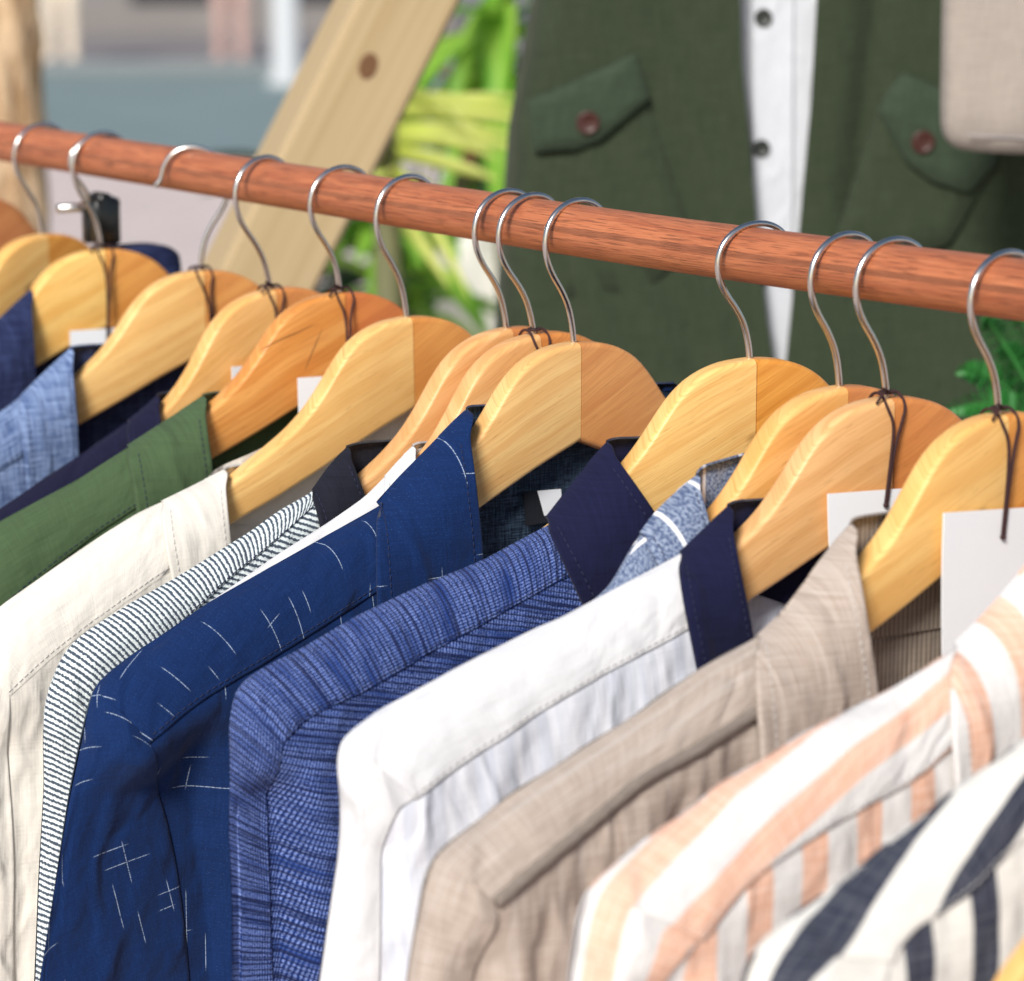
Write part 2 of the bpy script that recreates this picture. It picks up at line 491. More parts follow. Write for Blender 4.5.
def arm_mesh(sgn):
    us = np.r_[.0003, np.linspace(.0012, .222, 64), .2255, .2275]
    tp = np.interp(us, TOPP[:, 0], TOPP[:, 1]); bt = np.interp(us, BOTP[:, 0], BOTP[:, 1])
    tp[2:-2] = smooth1(tp, 5)[2:-2]; bt[2:-2] = smooth1(bt, 5)[2:-2]
    V = []; UV = []; hw = .0064; b = .0030
    K = None
    for u, a, c in zip(us, tp, bt):
        g_ = b if u > .001 else b
        sh = (1. - .25 * np.clip((u - .10) / .06, 0, 1)) if u < .215 else max(.3, .75 - ((u - .215) / .0127) ** 2 * .45)
        ring = []
        w_ = hw * sh; bb = min(g_ * sh, (a - c) * .45)
        for (cx_, cz_, a0) in ((w_ - bb, a - bb, 0), (-(w_ - bb), a - bb, 90), (-(w_ - bb), c + bb, 180), (w_ - bb, c + bb, 270)):
            for q in (0, 22.5, 45, 67.5, 90):
                t = math.radians(a0 + q); ring.append((cx_ + bb * math.cos(t), cz_ + bb * math.sin(t)))
        K = len(ring)
        for n_, v_ in ring: V.append((n_, -sgn * u, v_)); UV.append((u, v_ + n_ * .35))
    fs = gridfaces(len(us), K, close=True, flip=sgn < 0)
    fs.append(tuple(range(K))[::-1] if sgn > 0 else tuple(range(K))); e = (len(us) - 1) * K
    fs.append(tuple(e + i for i in range(K)) if sgn > 0 else tuple(e + i for i in range(K))[::-1])
    return V, fs, UV


HOOK = np.array([(0, -1.5), (.02, .05), (.10, .75), (.32, 1.75), (.80, 2.65), (1.36, 3.4), (1.75, 4.2), (1.86, 5.03), (1.66, 5.9), (1.05, 6.6), (.15, 6.98), (-.8, 6.98), (-1.6, 6.6), (-2.05, 5.9), (-2.15, 5.4), (-2.3, 5.05), (-2.6, 4.8)]) / 100
hangers = {}
# key: x, z of the wood's top, yaw, wood, hook turned round
HD = {
    0: (-.685, -.037, 12, 'warm', 0), 1: (-.5808, -.0535, 15, 'pale', 0), 2: (-.499, -.0558, -3, 'pale', 0), 3: (-.3746, -.0570, -3, 'pale', 152),
    4: (-.2935, -.0600, 2, 'warm', 0), 5: (-.2185, -.0540, -3, 'orange', 0), 6: (-.1515, -.0606, 0, 'pale', 0), 7: (-.0585, -.0560, 1, 'warm', 0),
    8: (-.0345, -.0562, 0, 'warm', 0), 9: (-.0005, -.0566, 1, 'pale', 0), 10: (.1359, -.0480, -8, 'pale', 0), 11: (.1983, -.0531, -1, 'warm', 0),
    12: (.2292, -.0540, -5, 'warm', 0), 13: (.2985, -.0516, 1, 'pale', 0), 14: (.385, -.0515, 0, 'pale', 0), 15: (.470, -.0515, 0, 'warm', 0), 16: (.526, -.0405, 0, 'pale', 0)}
HL = {
    0: 'orange wooden hanger at far end of rail, cut off by the picture edge', 1: 'pale wooden hanger with its string knotted at the neck, first with its hook in view',
    2: 'pale wooden hanger with doubled dark cord, inside the navy shirt with a stitched edge', 3: 'pale wooden hanger with its hook turned round, open end towards the viewer',
    4: 'slim honey wooden hanger holding the thin navy shirt just behind the green shirt', 5: 'cracked orange wooden hanger with black cord inside the olive green shirt',
    6: 'pale two tone wooden hanger holding the cream shirt', 7: 'wooden hanger with dark collar round its arm, holding the pinstriped seersucker shirt',
    8: 'wooden hanger squeezed between two others above the sliver of white shirt', 9: 'broad two tone wooden hanger holding the dark blue dashed shirt',
    10: 'wooden hanger with a visible centre joint and small knot inside the navy banded collar', 11: 'slim wooden hanger half hidden, holding the grey blue white lined shirt',
    12: 'orange tinted wooden hanger with maroon cord holding the white shirt with navy collar', 13: 'wooden hanger with large white tag in front, holding the beige linen shirt',
    14: 'wooden hanger inside the peach and white striped shirt', 15: 'wooden hanger inside the navy and white striped shirt', 16: 'bare wooden hanger tip in front of the navy striped shirt, bottom corner'}
armn = armf = hookm = None


def hook_pts(z):
    rel = rod_z(0) + ROD_R + .0016 - z      # how high the inside of the hook's top must sit
    p = resample(HOOK, 60, 3)
    top = p[:, 1].max(); s_ = rel / top
    q = p.copy(); q[:, 1] = np.where(p[:, 1] > 0, p[:, 1] * s_, p[:, 1]); return q


for k in sorted(HD):
    x, z, yaw, wood, flip = HD[k]
    r = empty('clothes_hanger', (x, 0, z), math.radians(yaw))
    r.rotation_euler[0] = math.radians({4: 5.0, 8: 4.5, 6: 1.0, 14: 1.5, 7: 2.5, 13: .6}.get(k, 0.))
    tag(r, HL[k], 'hanger', 'wooden hangers on the rail')
    if armn is None:
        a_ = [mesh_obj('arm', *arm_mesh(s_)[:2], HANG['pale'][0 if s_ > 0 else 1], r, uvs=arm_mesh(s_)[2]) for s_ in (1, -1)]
        hp = hook_pts(-.0545); mb = MB(); mb.tube(np.stack([hp[:, 0] * 0, -hp[:, 0], hp[:, 1]], 1), .00155, 12)
        h_ = mb.build('hook', M['chrome'], r)
        armn, armf, hookm = a_[0], a_[1], h_
        parts = (armn, armf, hookm)
        for o in a_: autosmooth(o, 50)
    else:
        parts = []
        for src in (armn, armf, hookm):
            o = src.copy(); COL.objects.link(o); o.parent = r; parts.append(o)
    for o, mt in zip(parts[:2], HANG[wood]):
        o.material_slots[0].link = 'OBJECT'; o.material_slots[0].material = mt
    rel = rod_z(x) + ROD_R + .0016 - z; rel0 = ROD_R + .0016 + .0545
    parts[2].scale = (1, 1, rel / rel0); parts[2].rotation_euler = (0, 0, math.radians(flip - (yaw if k < 2 else 0)))
    hangers[k] = (r, np.array([x, 0, z]), math.radians(yaw))


def crack_lines():
    r, H, ph = hangers[5]; u_, n_ = np.array([math.sin(ph), -math.cos(ph), 0]), np.array([math.cos(ph), math.sin(ph), 0])
    for pts in ([(258, 351), (275, 342), (300, 331), (320, 322)], [(324, 325), (318, 338), (310, 357), (303, 376)]):
        Q = [onplane(a, b, H + n_ * .0063, n_) - H for a, b in pts]
        q = resample(np.array([[.0063, -(p @ u_), p[2]] for p in Q]), 16, 2)
        mb = MB(); mb.tube(q, .00035 * np.sin(np.linspace(.15, 3., 16)), 6); mb.build('crack', mat_simple('dark_wood_crack', (.16, .06, .015), .7), r)


crack_lines()


def frame(k):
    _, H, ph = hangers[k]
    return H, np.array([math.sin(ph), -math.cos(ph), 0]), np.array([math.cos(ph), math.sin(ph), 0])


# ------------------------------------------------------------------ shirts
UV_ = np.array([0., -1., 0.]); NV_ = np.array([1., 0., 0.])


def prof(d, R): return np.sqrt(np.clip(1 - (1 - np.clip(d / R, 0, 1)) ** 2, 0, 1))


class Shirt:
    def __init__(s, k, name, label, outline, tip, seam, arm, centre, T=.02, R=.034, Tb=.010, folds=(), mats=None, rotb=0., shear=0., rots=0.,
                 seamlift=.0007, seed=0, wr=.0012, cat='shirt', armsub=None, thread=None, grow=.02, bodyoff=0.):
        s.k = k; s.H = np.array(hangers[k][1]); _, s.uv, s.nv = frame(k); s.T = T; s.R = R; s.Tb = Tb; s.mats = mats
        s.root = empty(name, s.H, hangers[k][2]); tag(s.root, label, cat, 'shirts hanging on the rail')
        s.rng = np.random.default_rng(100 + seed)
        s.wv = [(s.rng.normal(size=2), s.rng.uniform(0, 6.28)) for _ in range(14)]; s.wr = wr
        s.out = s.px2uv(outline, 0.)
        s.out[1:-1] = s.out[1:-1]
        s.out = resample(s.out, 160)
        # find the tip on the outline
        tp = s.px2uv([tip], 0.)[0]; s.it = int(np.argmin(np.linalg.norm(s.out - tp, axis=1)))
        s.outs = s.soft(s.out)
        s.folds = []; s.grow = grow
        s.folds = [(s.px2uv(p, T), wl, wr_, a, ta) for (p, wl, wr_, a, ta) in folds]
        s.rotb = rotb; s.shear = shear; s.rots = rots; s.seamlift = seamlift; s.bodyoff = bodyoff
        s.seam = s.px_surf(resample(seam, 40, 2)); s.arm = s.px_surf(resample(arm, 60, 2)); s.cen = np.concatenate([s.seam[:1], s.px_surf(resample(centre, 40, 1))])
        s.thread = thread or THREAD; s.seamline = np.concatenate([s.seam, s.outs[s.it:s.it + 1] + np.array([[.02, .004]])])
        s.build()

    def soft(s, p):
        q = p.copy()
        for _ in range(6): q[1:-1] = q[1:-1] * .5 + (q[:-2] + q[2:]) * .25
        return q

    def px2uv(s, pts, n):
        pts = np.asarray(pts, float); n = np.broadcast_to(np.asarray(n, float), (len(pts),))
        out = []
        for (a, b), nn in zip(pts, n):
            Q = onplane(a, b, s.H + s.nv * nn, s.nv) - s.H
            out.append((Q @ s.uv, Q[2]))
        return np.array(out)

    def px_surf(s, pts):
        n = np.full(len(pts), s.T)
        for _ in range(5):
            uv = s.px2uv(pts, n); n = n * .4 + .6 * s.N(uv, False)
        return s.px2uv(pts, n)

    def wrinkle(s, uv):
        w = 0
        for i, (d, ph) in enumerate(s.wv):
            lam = .022 + .012 * i
            w = w + np.sin((uv[..., 0] * d[0] * 1.5 + uv[..., 1] * d[1] * .6) * 6.28 / lam + ph + 1.5 * np.sin(uv[..., 1] * 40 + ph)) * (.35 + .05 * i)
        return w * s.wr * .45

    def N(s, uv, folds=True):
        d, sd, arc, L = polydist(uv, s.outs)
        d = np.where(sd < 0, d, 0)
        n = s.T * prof(d, s.R) + s.grow * np.clip(d - s.R, 0, .3) * .5
        if folds:
            ds, sds, _, _ = polydist(uv, s.seamline); below = np.where(sds < 0, ds, 0.)
            fade = np.clip(below / .03, 0, 1); fade = fade * fade * (3 - 2 * fade)
            n = n + s.fold(uv) * prof(d, s.R * .8) * fade + s.wrinkle(uv) * np.clip(d / .02, 0, 1) * (.4 + .6 * fade)
            n = np.where(d > .004, np.maximum(n, .0012), n)
        return n

    def across(s, d):
        g = np.linspace(0, .4, 1601); n = s.T * prof(g, s.R) + s.grow * np.clip(g - s.R, 0, .3) * .5
        return np.interp(d, g, np.r_[0, np.cumsum(np.hypot(np.diff(g), np.diff(n)))])

    def fold(s, uv):
        f = 0
        for p, wl, wr_, a, ta in s.folds:
            d, sd, arc, L = polydist(uv, p)
            w = np.where(sd > 0, wr_, wl)       # + side: travel is downwards in v, u points image-left
            g = np.exp(-(d / w) ** 2)
            if ta: g = g * np.clip(arc / ta, 0, 1) ** .7
            f = f + a * g
        return f

    def P(s, uv, n): return UV_ * uv[..., :1] + ZUP * uv[..., 1:2] + NV_ * n[..., None]     # local axes of the yawed thing

    def emit(s, name, P, UV, mat, parent=None, flip=False, extra=None, lining=None):
        mb = MB(); mb.grid(P, UV, 0, flip)
        if extra is not None: extra(mb)
        o = mb.build(name, None, parent or s.root, mats=mat if isinstance(mat, list) else [mat])
        return o

    def rot(s, UV, a):
        c, q = math.cos(a), math.sin(a)
        return np.stack([UV[..., 0] * c - UV[..., 1] * q, UV[..., 0] * q + UV[..., 1] * c], -1)

    def build(s):
        ridge = s.outs[:s.it + 1]; outer = s.outs[s.it:]
        seam = s.seam; arm = s.arm            # seam runs neck -> arm;  arm runs seam end -> down
        tip = s.outs[s.it]
        # --- yoke
        w = max(60, int(np.linalg.norm(ridge[0] - tip) / .0025)); h = 26
        top = ridge; G = coons(ridge, seam, np.stack([ridge[0], seam[0]]), np.stack([tip, seam[-1]]), h, w)
        d, sd, arc, L = polydist(G, s.outs)
        n = s.N(G) + s.seamlift * np.clip(d / .008, 0, 1)
        sa = np.linspace(-alen(ridge)[-1], 0, w)[None, :] * np.ones((h, 1))
        UV = s.rot(np.stack([s.across(d) + s.shear * sa, sa], -1), s.rots)
        # seam edge tucked under
        G2 = np.concatenate([G, G[-1:] + np.array([0, -.0004])]); n2 = np.concatenate([n, n[-1:] - s.seamlift * 1.3]); UV2 = np.concatenate([UV, UV[-1:]])
        P = s.P(G2, n2); s.yst = s.P(G[-3], n[-3] + .0003)
        Pm = P * np.array([1, -1, 1]); Pm = Pm[::2, ::2]; UVm = UV2[::2, ::2]
        s.emit('yoke', P, UV2, s.mats['yoke']); s.emit('yoke', Pm, UVm + .13, s.mats['yoke'], flip=True)
        # --- sleeve
        h = 150; w = 56
        G = coons(np.stack([tip, seam[-1]]), np.stack([outer[-1], arm[-1]]), outer, arm, h, w)
        d, sd, arc, L = polydist(G, s.outs)
        n = s.N(G)
        ed = np.linspace(0, 1, w)[None, :]
        n = n + .0012 * np.clip((1 - ed) / .05, 0, 1) ** .5 * np.clip(np.linspace(0, 8, h), 0, 1)[:, None] - .0008 * (ed > .995)
        sa = np.linspace(0, alen(outer)[-1], h)[:, None] * np.ones((1, w))
        UV = s.rot(np.stack([s.across(d), sa], -1), s.rots)
        P = s.P(G, n)
        s.emit('sleeve', P, UV, s.mats['sleeve'])
        s.emit('sleeve', (P * np.array([1, -1, 1]))[::2, ::2], UV[::2, ::2] + .2, s.mats['sleeve'], flip=True)
        # --- front panel
        h = 130; w = 110
        sm = seam[::-1]
        bot = np.stack([arm[-1], s.cen[-1]])
        G = coons(sm, bot, arm, s.cen, h, w)
        n = s.N(G) - .0003 - s.bodyoff
        UV = s.rot(G.copy(), s.rotb)
        P = s.P(G, n)
        s.emit('front_panel', P, UV, s.mats['body'])
        s.emit('front_panel', (P * np.array([1, -1, 1]))[::2, ::2], UV[::2, ::2] + .3, s.mats['body'], flip=True)
        # --- back panel: whole back with the backs of the sleeves
        h = 70; w = 70
        vb = outer[-1][1]
        neck = np.array([[0., -.052], [ridge[0][0] * .5, -.050 + (ridge[0][1] + .05) * .3]])
        topc = np.concatenate([neck, ridge])
        G = coons(topc, np.stack([[0, vb], outer[-1]]), np.array([[0, -.052], [0, vb]]), outer, h, w)
        d, sd, arc, L = polydist(G, s.outs)
        n = -s.Tb * prof(d, .02) + .0004 - .0006 * np.sin(G[..., 0] * 180)
        P = s.P(G, n); Pm = P * np.array([1, -1, 1])
        P = np.concatenate([Pm[:, ::-1][:, :-1], P], 1); G = np.concatenate([(G * np.array([-1, 1]))[:, ::-1][:, :-1], G], 1)
        mb = MB(); mb.grid(P, G, 0, True)
        mb.build('back_panel', s.mats.get('back', s.mats['body']), s.root)

    def collar(s, top, front, left, mat, Tc=.016, R=.026, backdrop=.042, rise=-.003, lining=None, rotc=0., lift=.0045, edge=.0016, name='collar', backn=.0078, cthread=None):
        """near leaf traced from the photo: top silhouette (outer -> neck), front edge and outer edge (both downwards)"""
        sil = s.px2uv(resample(top, 30, 2), 0.) + np.array([0, .0014])
        k0 = int(np.argmin(np.linalg.norm(s.outs - sil[0], axis=1))); t0 = s.outs[min(k0 + 6, len(s.outs) - 1)] - s.outs[k0]; t0 = t0 / np.linalg.norm(t0)
        t1 = sil[-1] - sil[-4]; t1 = t1 / np.linalg.norm(t1)
        silx = np.concatenate([[sil[0] + t0 * .06], sil, [sil[-1] + t1 * .04]])
        def n_of(uv):
            d, sd, arc, L = polydist(uv, silx)
            d = np.where(sd > 0, d, 0.)
            q = np.clip(d / .02, 0, 1); q = q * q * (3 - 2 * q)
            a = s.T * prof(d, s.R) + s.grow * np.clip(d - s.R, 0, .3) * .5; b = Tc * prof(d, R)
            return .5 * (a + b + np.sqrt((a - b) ** 2 + .003 ** 2 * q)) + lift * prof(d, .016)
        def surf(px):
            px = resample(px, 40, 1); n = np.full(len(px), Tc)
            for _ in range(6):
                uv = s.px2uv(px, n); n = n * .4 + .6 * n_of(uv)
            uv = s.px2uv(px, n); return uv
        fr = surf(front); lf = surf(left); fr[0] = sil[-1]; lf[0] = sil[0]
        for cv in (fr, lf):
            q = np.linspace(0, 1, 5)[:, None]; cv[:5] = cv[0] * (1 - q) + cv[4] * q
            for _ in range(2): cv[1:-1] = cv[1:-1] * .5 + (cv[:-2] + cv[2:]) * .25
        h = 48; w = 48
        G = coons(sil, np.stack([lf[-1], fr[-1]]), lf, fr, h, w); n = n_of(G)
        UV = s.rot(G.copy(), rotc)
        P = s.P(G, n)
        mb = MB()
        lm = 1 if lining else 0
        def both(P, UV, mi=0, flip=False):
            mb.grid(P, UV, mi, flip); mb.grid(P * np.array([1, -1, 1]), UV + .11, mi, not flip)
        both(P, UV)
        # rolled front edge: turns over and goes back inside
        rows = [P[:, -1]]; th_ = np.clip(n / .012, .15, 1)
        for c_, du, dn in ((-1, -.0007, -.0007), (-1, -.0005, -.0018), (-2, 0, -.0028), (-8, 0, -.0030), (-16, 0, -.0030)):
            rows.append(s.P(G[:, c_] + np.array([du, 0]), n[:, c_] + dn * th_[:, c_]))
        R_ = np.stack(rows, 1); both(R_, np.stack([UV[:, -1] + np.array([.001 * i, 0]) for i in range(6)], 1), lm)
        # rolled outer edge and bottom edge
        e = P[:, 0]; R_ = np.stack([e, s.P(G[:, 0] + np.array([.0008, 0]), n[:, 0] - edge * np.clip(n[:, 0] / .01, 0, 1)), s.P(G[:, 0] - np.array([.003, 0]), n[:, 0] - edge * 1.8 * np.clip(n[:, 0] / .01, 0, 1))], 1)
        both(R_, np.stack([UV[:, 0]] * 3, 1), 0, True)
        # band that goes round the back of the neck
        a = np.linspace(0, 1, 28)[:, None]; b = np.linspace(0, 1, 14)[None, :]
        A = sil[-1]; B = sil[0]
        vA = A[1] + (rise + .002 * 0) * np.sin(a * math.pi / 2); 
        uA = A[0] * (1 - a) ** 1.0; uB = B[0] * (1 - a)
        nn = -backn * np.sin(np.clip(a * 6., 0, 1) * math.pi / 2)
        vB = B[1] + (A[1] - backdrop - B[1]) * a ** 1.3
        Sb = resample(sil[::-1], 14)
        off_u = Sb[None, :, 0] - (A[0] + (B[0] - A[0]) * b); off_v = Sb[None, :, 1] - (A[1] + (B[1] - A[1]) * b)
        U = uA * (1 - b) + uB * b + off_u * (1 - a); V = vA * (1 - b) + vB * b + off_v * (1 - a)
        V = V - .013 * np.clip(b * 4, 0, 1) * np.clip(a * 9, 0, 1)
        Gb = np.stack([U, V], -1); Nn = nn * np.ones((1, 14))
        Pb = s.P(Gb, Nn)
        both(Pb, Gb, lm)
        # rolled upper rim
        rim = np.stack([s.P(Gb[:, 0], Nn[:, 0]), s.P(Gb[:, 0] + np.array([0, .0008]), Nn[:, 0] - .0008), s.P(Gb[:, 0] - np.array([0, .004]), Nn[:, 0] - .0022)], 1)
        both(rim, np.stack([Gb[:, 0]] * 3, 1), 0)
        o = mb.build(name, None, s.root, mats=[mat] + ([lining] if lining else []))
        weld(o)
        ct = cthread or s.thread
        for ln_, th_ in ((s.P(G[6:, 5], n[6:, 5] + .0004), ct), (s.P(G[6:, -5], n[6:, -5] + .0004), ct), (s.yst, s.thread)): s.stitch([ln_], th_)
        return o

    def stitch(s, lines, mat):
        mb = MB()
        for L_ in lines:
            L_ = np.asarray(L_); a_ = alen(L_); tot = a_[-1]; t = .002
            while t + .0024 < tot:
                q = np.stack([[np.interp(u_, a_, L_[:, k]) for k in range(3)] for u_ in (t, t + .0012, t + .0024)])
                mb.tube(q, .00022, 5); t += .0036
        mb.build('stitching', mat, s.root)

    def patch(s, name, quad, n, mat, parent=None, k=6):
        """small flat piece lying at offset n, four px corners TL TR BR BL"""
        q = s.px2uv(quad, n)
        G = coons(np.stack([q[0], q[1]]), np.stack([q[3], q[2]]), np.stack([q[0], q[3]]), np.stack([q[1], q[2]]), k, k)
        nn = np.full(G.shape[:2], n); P = s.P(G, nn)
        P2 = s.P(G, nn - .0006)
        mb = MB(); mb.grid(P, G, 0); mb.grid(P2, G, 0, True)
        return mb.build(name, mat, parent or s.root)


# fabrics
navy = mat_plain('navy_cotton', (.0075, .0085, .034), .45, 900.)
darknavy = mat_plain('dark_navy_cotton', (.009, .009, .030), .45, 900.)
charcoal = mat_plain('charcoal_cotton', (.011, .012, .020), .45, 900.)
olive = mat_plain('olive_green_linen', (.060, .100, .046), .30, 800.)
cream = mat_plain('cream_linen', (.69, .655, .59), .07, 800., 40., .0004)
white = mat_plain('white_cotton', (.63, .63, .64), .06, 900., 40., .0003)
seer = mat_seersucker(); slub = mat_slubweave(); dash = mat_dashed(); dashc = mat_dashed(0., 'dark_blue_dashed_collar_cloth')
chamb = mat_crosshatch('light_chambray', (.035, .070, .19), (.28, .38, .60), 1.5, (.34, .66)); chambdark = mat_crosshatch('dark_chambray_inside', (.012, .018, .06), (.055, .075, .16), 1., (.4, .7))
inside9 = mat_crosshatch('dark_blue_reverse_cloth', (.008, .018, .04), (.085, .15, .24), 2.2, (.42, .62))
melange = mat_mottled_striped(); voile = mat_white_stripe(); voile2 = mat_plain('pale_blue_white_voile', (.66, .70, .82), .10)
beige = mat_beige(); beigeback = mat_bold('brown_striped_lining', (.15, .12, .095), (.32, .27, .22), .0026, .5, 0., (.2, .16, .13))
peach = mat_bold('peach_striped_cloth', (.69, .39, .27), (.72, .70, .68), .0265, .46, .1, (.78, .53, .41))
ink = mat_bold('navy_striped_cloth', (.018, .022, .042), (.72, .70, .645), .030, .42, .02, (.075, .080, .10))
navyjean = mat_crosshatch('navy_denim', (.008, .012, .045), (.035, .05, .13), 1., (.35, .7))
stitchm = mat_simple('pale_stitching', (.35, .32, .33), .8)
tape = mat_plain('black_tape', (.012, .014, .02), .3)

THREAD = mat_simple('pale_sewing_thread', (.58, .56, .54), .8)
DTHREAD = mat_simple('navy_sewing_thread', (.014, .018, .055), .8)
S = {}
BOT = 1075


def mk(k, *a, **kw): S[k] = Shirt(k, *a, seed=k, **kw); return S[k]


ALL = lambda m_: dict(yoke=m_, sleeve=m_, body=m_)
# shirt 2: navy, mostly out of frame
mk(2, 'navy_shirt', 'dark navy shirt with pale stitched edge, the farthest shirt on the rail',
   [(20, 302), (0, 322), (-40, 352), (-90, 385), (-150, 420), (-210, 455), (-236, 480), (-246, 520), (-255, 600), (-262, 700)], (-225, 470),
   [(25, 350), (-40, 400), (-120, 450), (-190, 490)], [(-190, 490), (-190, 560), (-185, 700)], [(36, 372), (40, 450), (42, 700)], T=.018, thread=DTHREAD, mats=dict(ALL(navyjean)))
S[2].collar([(-25, 343), (10, 310), (30, 292)], [(30, 292), (33, 330), (36, 378), (37, 430)], [(-25, 343), (-20, 400), (-15, 440)], navyjean, Tc=.014)
mk(3, 'chambray_shirt', 'light blue slubby chambray shirt with dark inside, left of the green shirt',
   [(50, 372), (40, 379), (14, 402), (0, 411), (-50, 446), (-110, 482), (-160, 512), (-184, 535), (-194, 570), (-200, 640), (-204, 720)], (-175, 522),
   [(60, 430), (0, 470), (-80, 520), (-140, 560)], [(-140, 560), (-135, 620), (-130, 720)], [(78, 440), (80, 520), (84, 720)], T=.018, thread=DTHREAD, mats=dict(ALL(chamb), back=chambdark))
S[3].collar([(20, 398), (45, 373), (71, 350)], [(71, 350), (74, 385), (78, 430), (79, 500)], [(20, 398), (25, 440), (30, 500)], chamb, Tc=.015, lining=chambdark)
mk(4, 'thin_navy_shirt', 'plain dark navy shirt showing as a thin band above the green shirt',
   [(140, 412), (120, 427), (80, 455), (43, 479), (0, 509), (-50, 540), (-95, 572), (-125, 596), (-136, 630), (-142, 690), (-146, 760)], (-118, 590),
   [(140, 470), (60, 520), (-20, 570), (-80, 620)], [(-80, 620), (-76, 680), (-70, 760)], [(165, 440), (168, 520), (172, 760)], T=.018, thread=DTHREAD, mats=dict(ALL(darknavy)), R=.018)
S[4].collar([(128, 422), (142, 411), (157, 398)], [(157, 398), (159, 410), (162, 430), (164, 480)], [(128, 422), (132, 450), (138, 490)], darknavy, Tc=.014)
mk(5, 'green_shirt', 'olive green linen shirt with open collar between navy and cream shirts',
   [(190, 408), (163, 426), (130, 446), (77, 480), (41, 499), (0, 521), (-35, 545), (-62, 570), (-76, 600), (-84, 660), (-90, 760), (-95, 850)], (-65, 575),
   [(180, 480), (100, 530), (30, 585), (-20, 630)], [(-20, 630), (-15, 700), (-10, 850)], [(215, 470), (222, 540), (230, 850)], T=.022, thread=DTHREAD, mats=dict(ALL(olive)),
   folds=[([(118, 470), (112, 500), (100, 530)], .008, .012, -.004, 0), ([(60, 560), (35, 580), (20, 600)], .012, .012, -.004, 0)])
S[5].collar([(128, 447), (165, 423), (203, 398)], [(203, 398), (207, 430), (213, 472), (218, 530)], [(128, 447), (136, 490), (142, 530)], olive, Tc=.016)
mk(6, 'cream_shirt', 'plain cream linen shirt with stand collar between green and seersucker shirts',
   [(210, 478), (200, 483), (173, 497), (139, 512), (102, 535), (61, 563), (20, 592), (0, 606), (-26, 630), (-44, 655), (-52, 690), (-58, 760), (-64, 860), (-70, 980), (-74, BOT)], (-44, 655),
   [(185, 560), (120, 605), (60, 650), (10, 695)], [(10, 695), (14, 760), (18, 860), (22, BOT)], [(230, 545), (235, 640), (245, BOT)], T=.024, mats=dict(ALL(cream)),
   folds=[([(10, 700), (16, 800), (22, BOT)], .012, .02, -.005, .03)], seamlift=.0)
S[6].collar([(162, 503), (195, 487), (224, 472)], [(224, 472), (227, 505), (231, 546), (234, 600)], [(162, 503), (166, 540), (174, 580)], cream, Tc=.018, edge=.0008, lift=.002)
mk(7, 'seersucker_shirt', 'black and white fine striped seersucker shirt with dark plain collar',
   [(325, 480), (311, 493), (281, 509), (251, 531), (220, 550), (200, 563), (163, 585), (132, 602), (102, 621), (77, 638), (63, 655), (54, 674), (47, 694), (43, 714), (42, 740), (43, 784), (38, 877), (36, 933), (34, 985), (31, BOT)], (50, 685),
   [(318, 502), (298, 520), (261, 553), (227, 579), (180, 625), (130, 680), (105, 725)], [(105, 725), (110, 800), (112, 900), (115, BOT)], [(345, 540), (350, 640), (360, BOT)], T=.0125, R=.015, Tb=.009,
   thread=DTHREAD, mats=dict(ALL(seer)), rotb=-.35, folds=[([(46, 717), (60, 719), (80, 716)], .003, .003, -.0025, 0)])
S[7].collar([(312, 492), (330, 466), (347, 450)], [(347, 450), (356, 472), (365, 495), (378, 530)], [(312, 492), (320, 512), (326, 545)], charcoal, Tc=.013, lift=.002)
mk(8, 'white_shirt', 'white shirt visible only as a thin white strip behind the dark blue shirt',
   [(409, 454), (400, 461), (365, 497), (326, 524), (281, 552), (241, 580), (205, 605), (160, 640), (118, 676), (104, 700), (98, 760), (92, 850), (86, BOT)], (112, 684),
   [(400, 520), (320, 570), (250, 620), (190, 680)], [(190, 680), (186, 780), (190, BOT)], [(420, 500), (430, 600), (440, BOT)], T=.0115, R=.014, Tb=.008, mats=dict(ALL(white)))
S[8].collar([(385, 478), (402, 459), (413, 449)], [(413, 449), (416, 462), (420, 480), (424, 530)], [(385, 478), (388, 505), (392, 535)], white, Tc=.011, lift=.001)
mk(9, 'dark_blue_shirt', 'dark blue shirt sprinkled with short white dashes and wide open collar',
   [(440, 464), (410, 485), (379, 506), (320, 539), (265, 570), (212, 600), (170, 629), (120, 663), (100, 679), (92, 692), (87, 712), (79, 748), (68, 800), (58, 860), (48, 920), (38, 985), (24, BOT)], (94, 690),
   [(430, 560), (378, 590), (326, 624), (260, 666), (200, 700), (149, 743)], [(149, 743), (172, 775), (190, 812), (204, 870), (214, 940), (225, BOT)], [(482, 560), (490, 640), (500, BOT)], T=.026, R=.04,
   thread=DTHREAD, mats=dict(yoke=mat_dashed(.35, 'dark_blue_dashed_yoke_cloth'), sleeve=mat_dashed(.42, 'dark_blue_dashed_sleeve_cloth'), body=dash, back=inside9),
   folds=[([(195, 708), (200, 770), (210, 860), (222, 960), (230, BOT)], .018, .10, -.030, .06), ([(112, 750), (98, 850), (84, 960), (76, BOT)], .012, .012, -.0035, .03), ([(150, 760), (140, 850), (140, BOT)], .02, .02, .003, .03)])
S[9].collar([(380, 503), (391, 487), (425, 453), (450, 427), (462, 415), (467, 412)], [(467, 412), (470, 440), (475, 475), (479, 510), (483, 552), (487, 620)], [(380, 503), (379, 550), (380, 600), (382, 640)], dashc, Tc=.02, lining=inside9, lift=.004)
S[9].patch('neck_tape', [(524, 492), (560, 489), (562, 520), (526, 526)], -.0052, tape)
S[9].patch('neck_label', [(538, 491), (561, 489), (563, 513), (545, 516)], -.0040, M['card'])
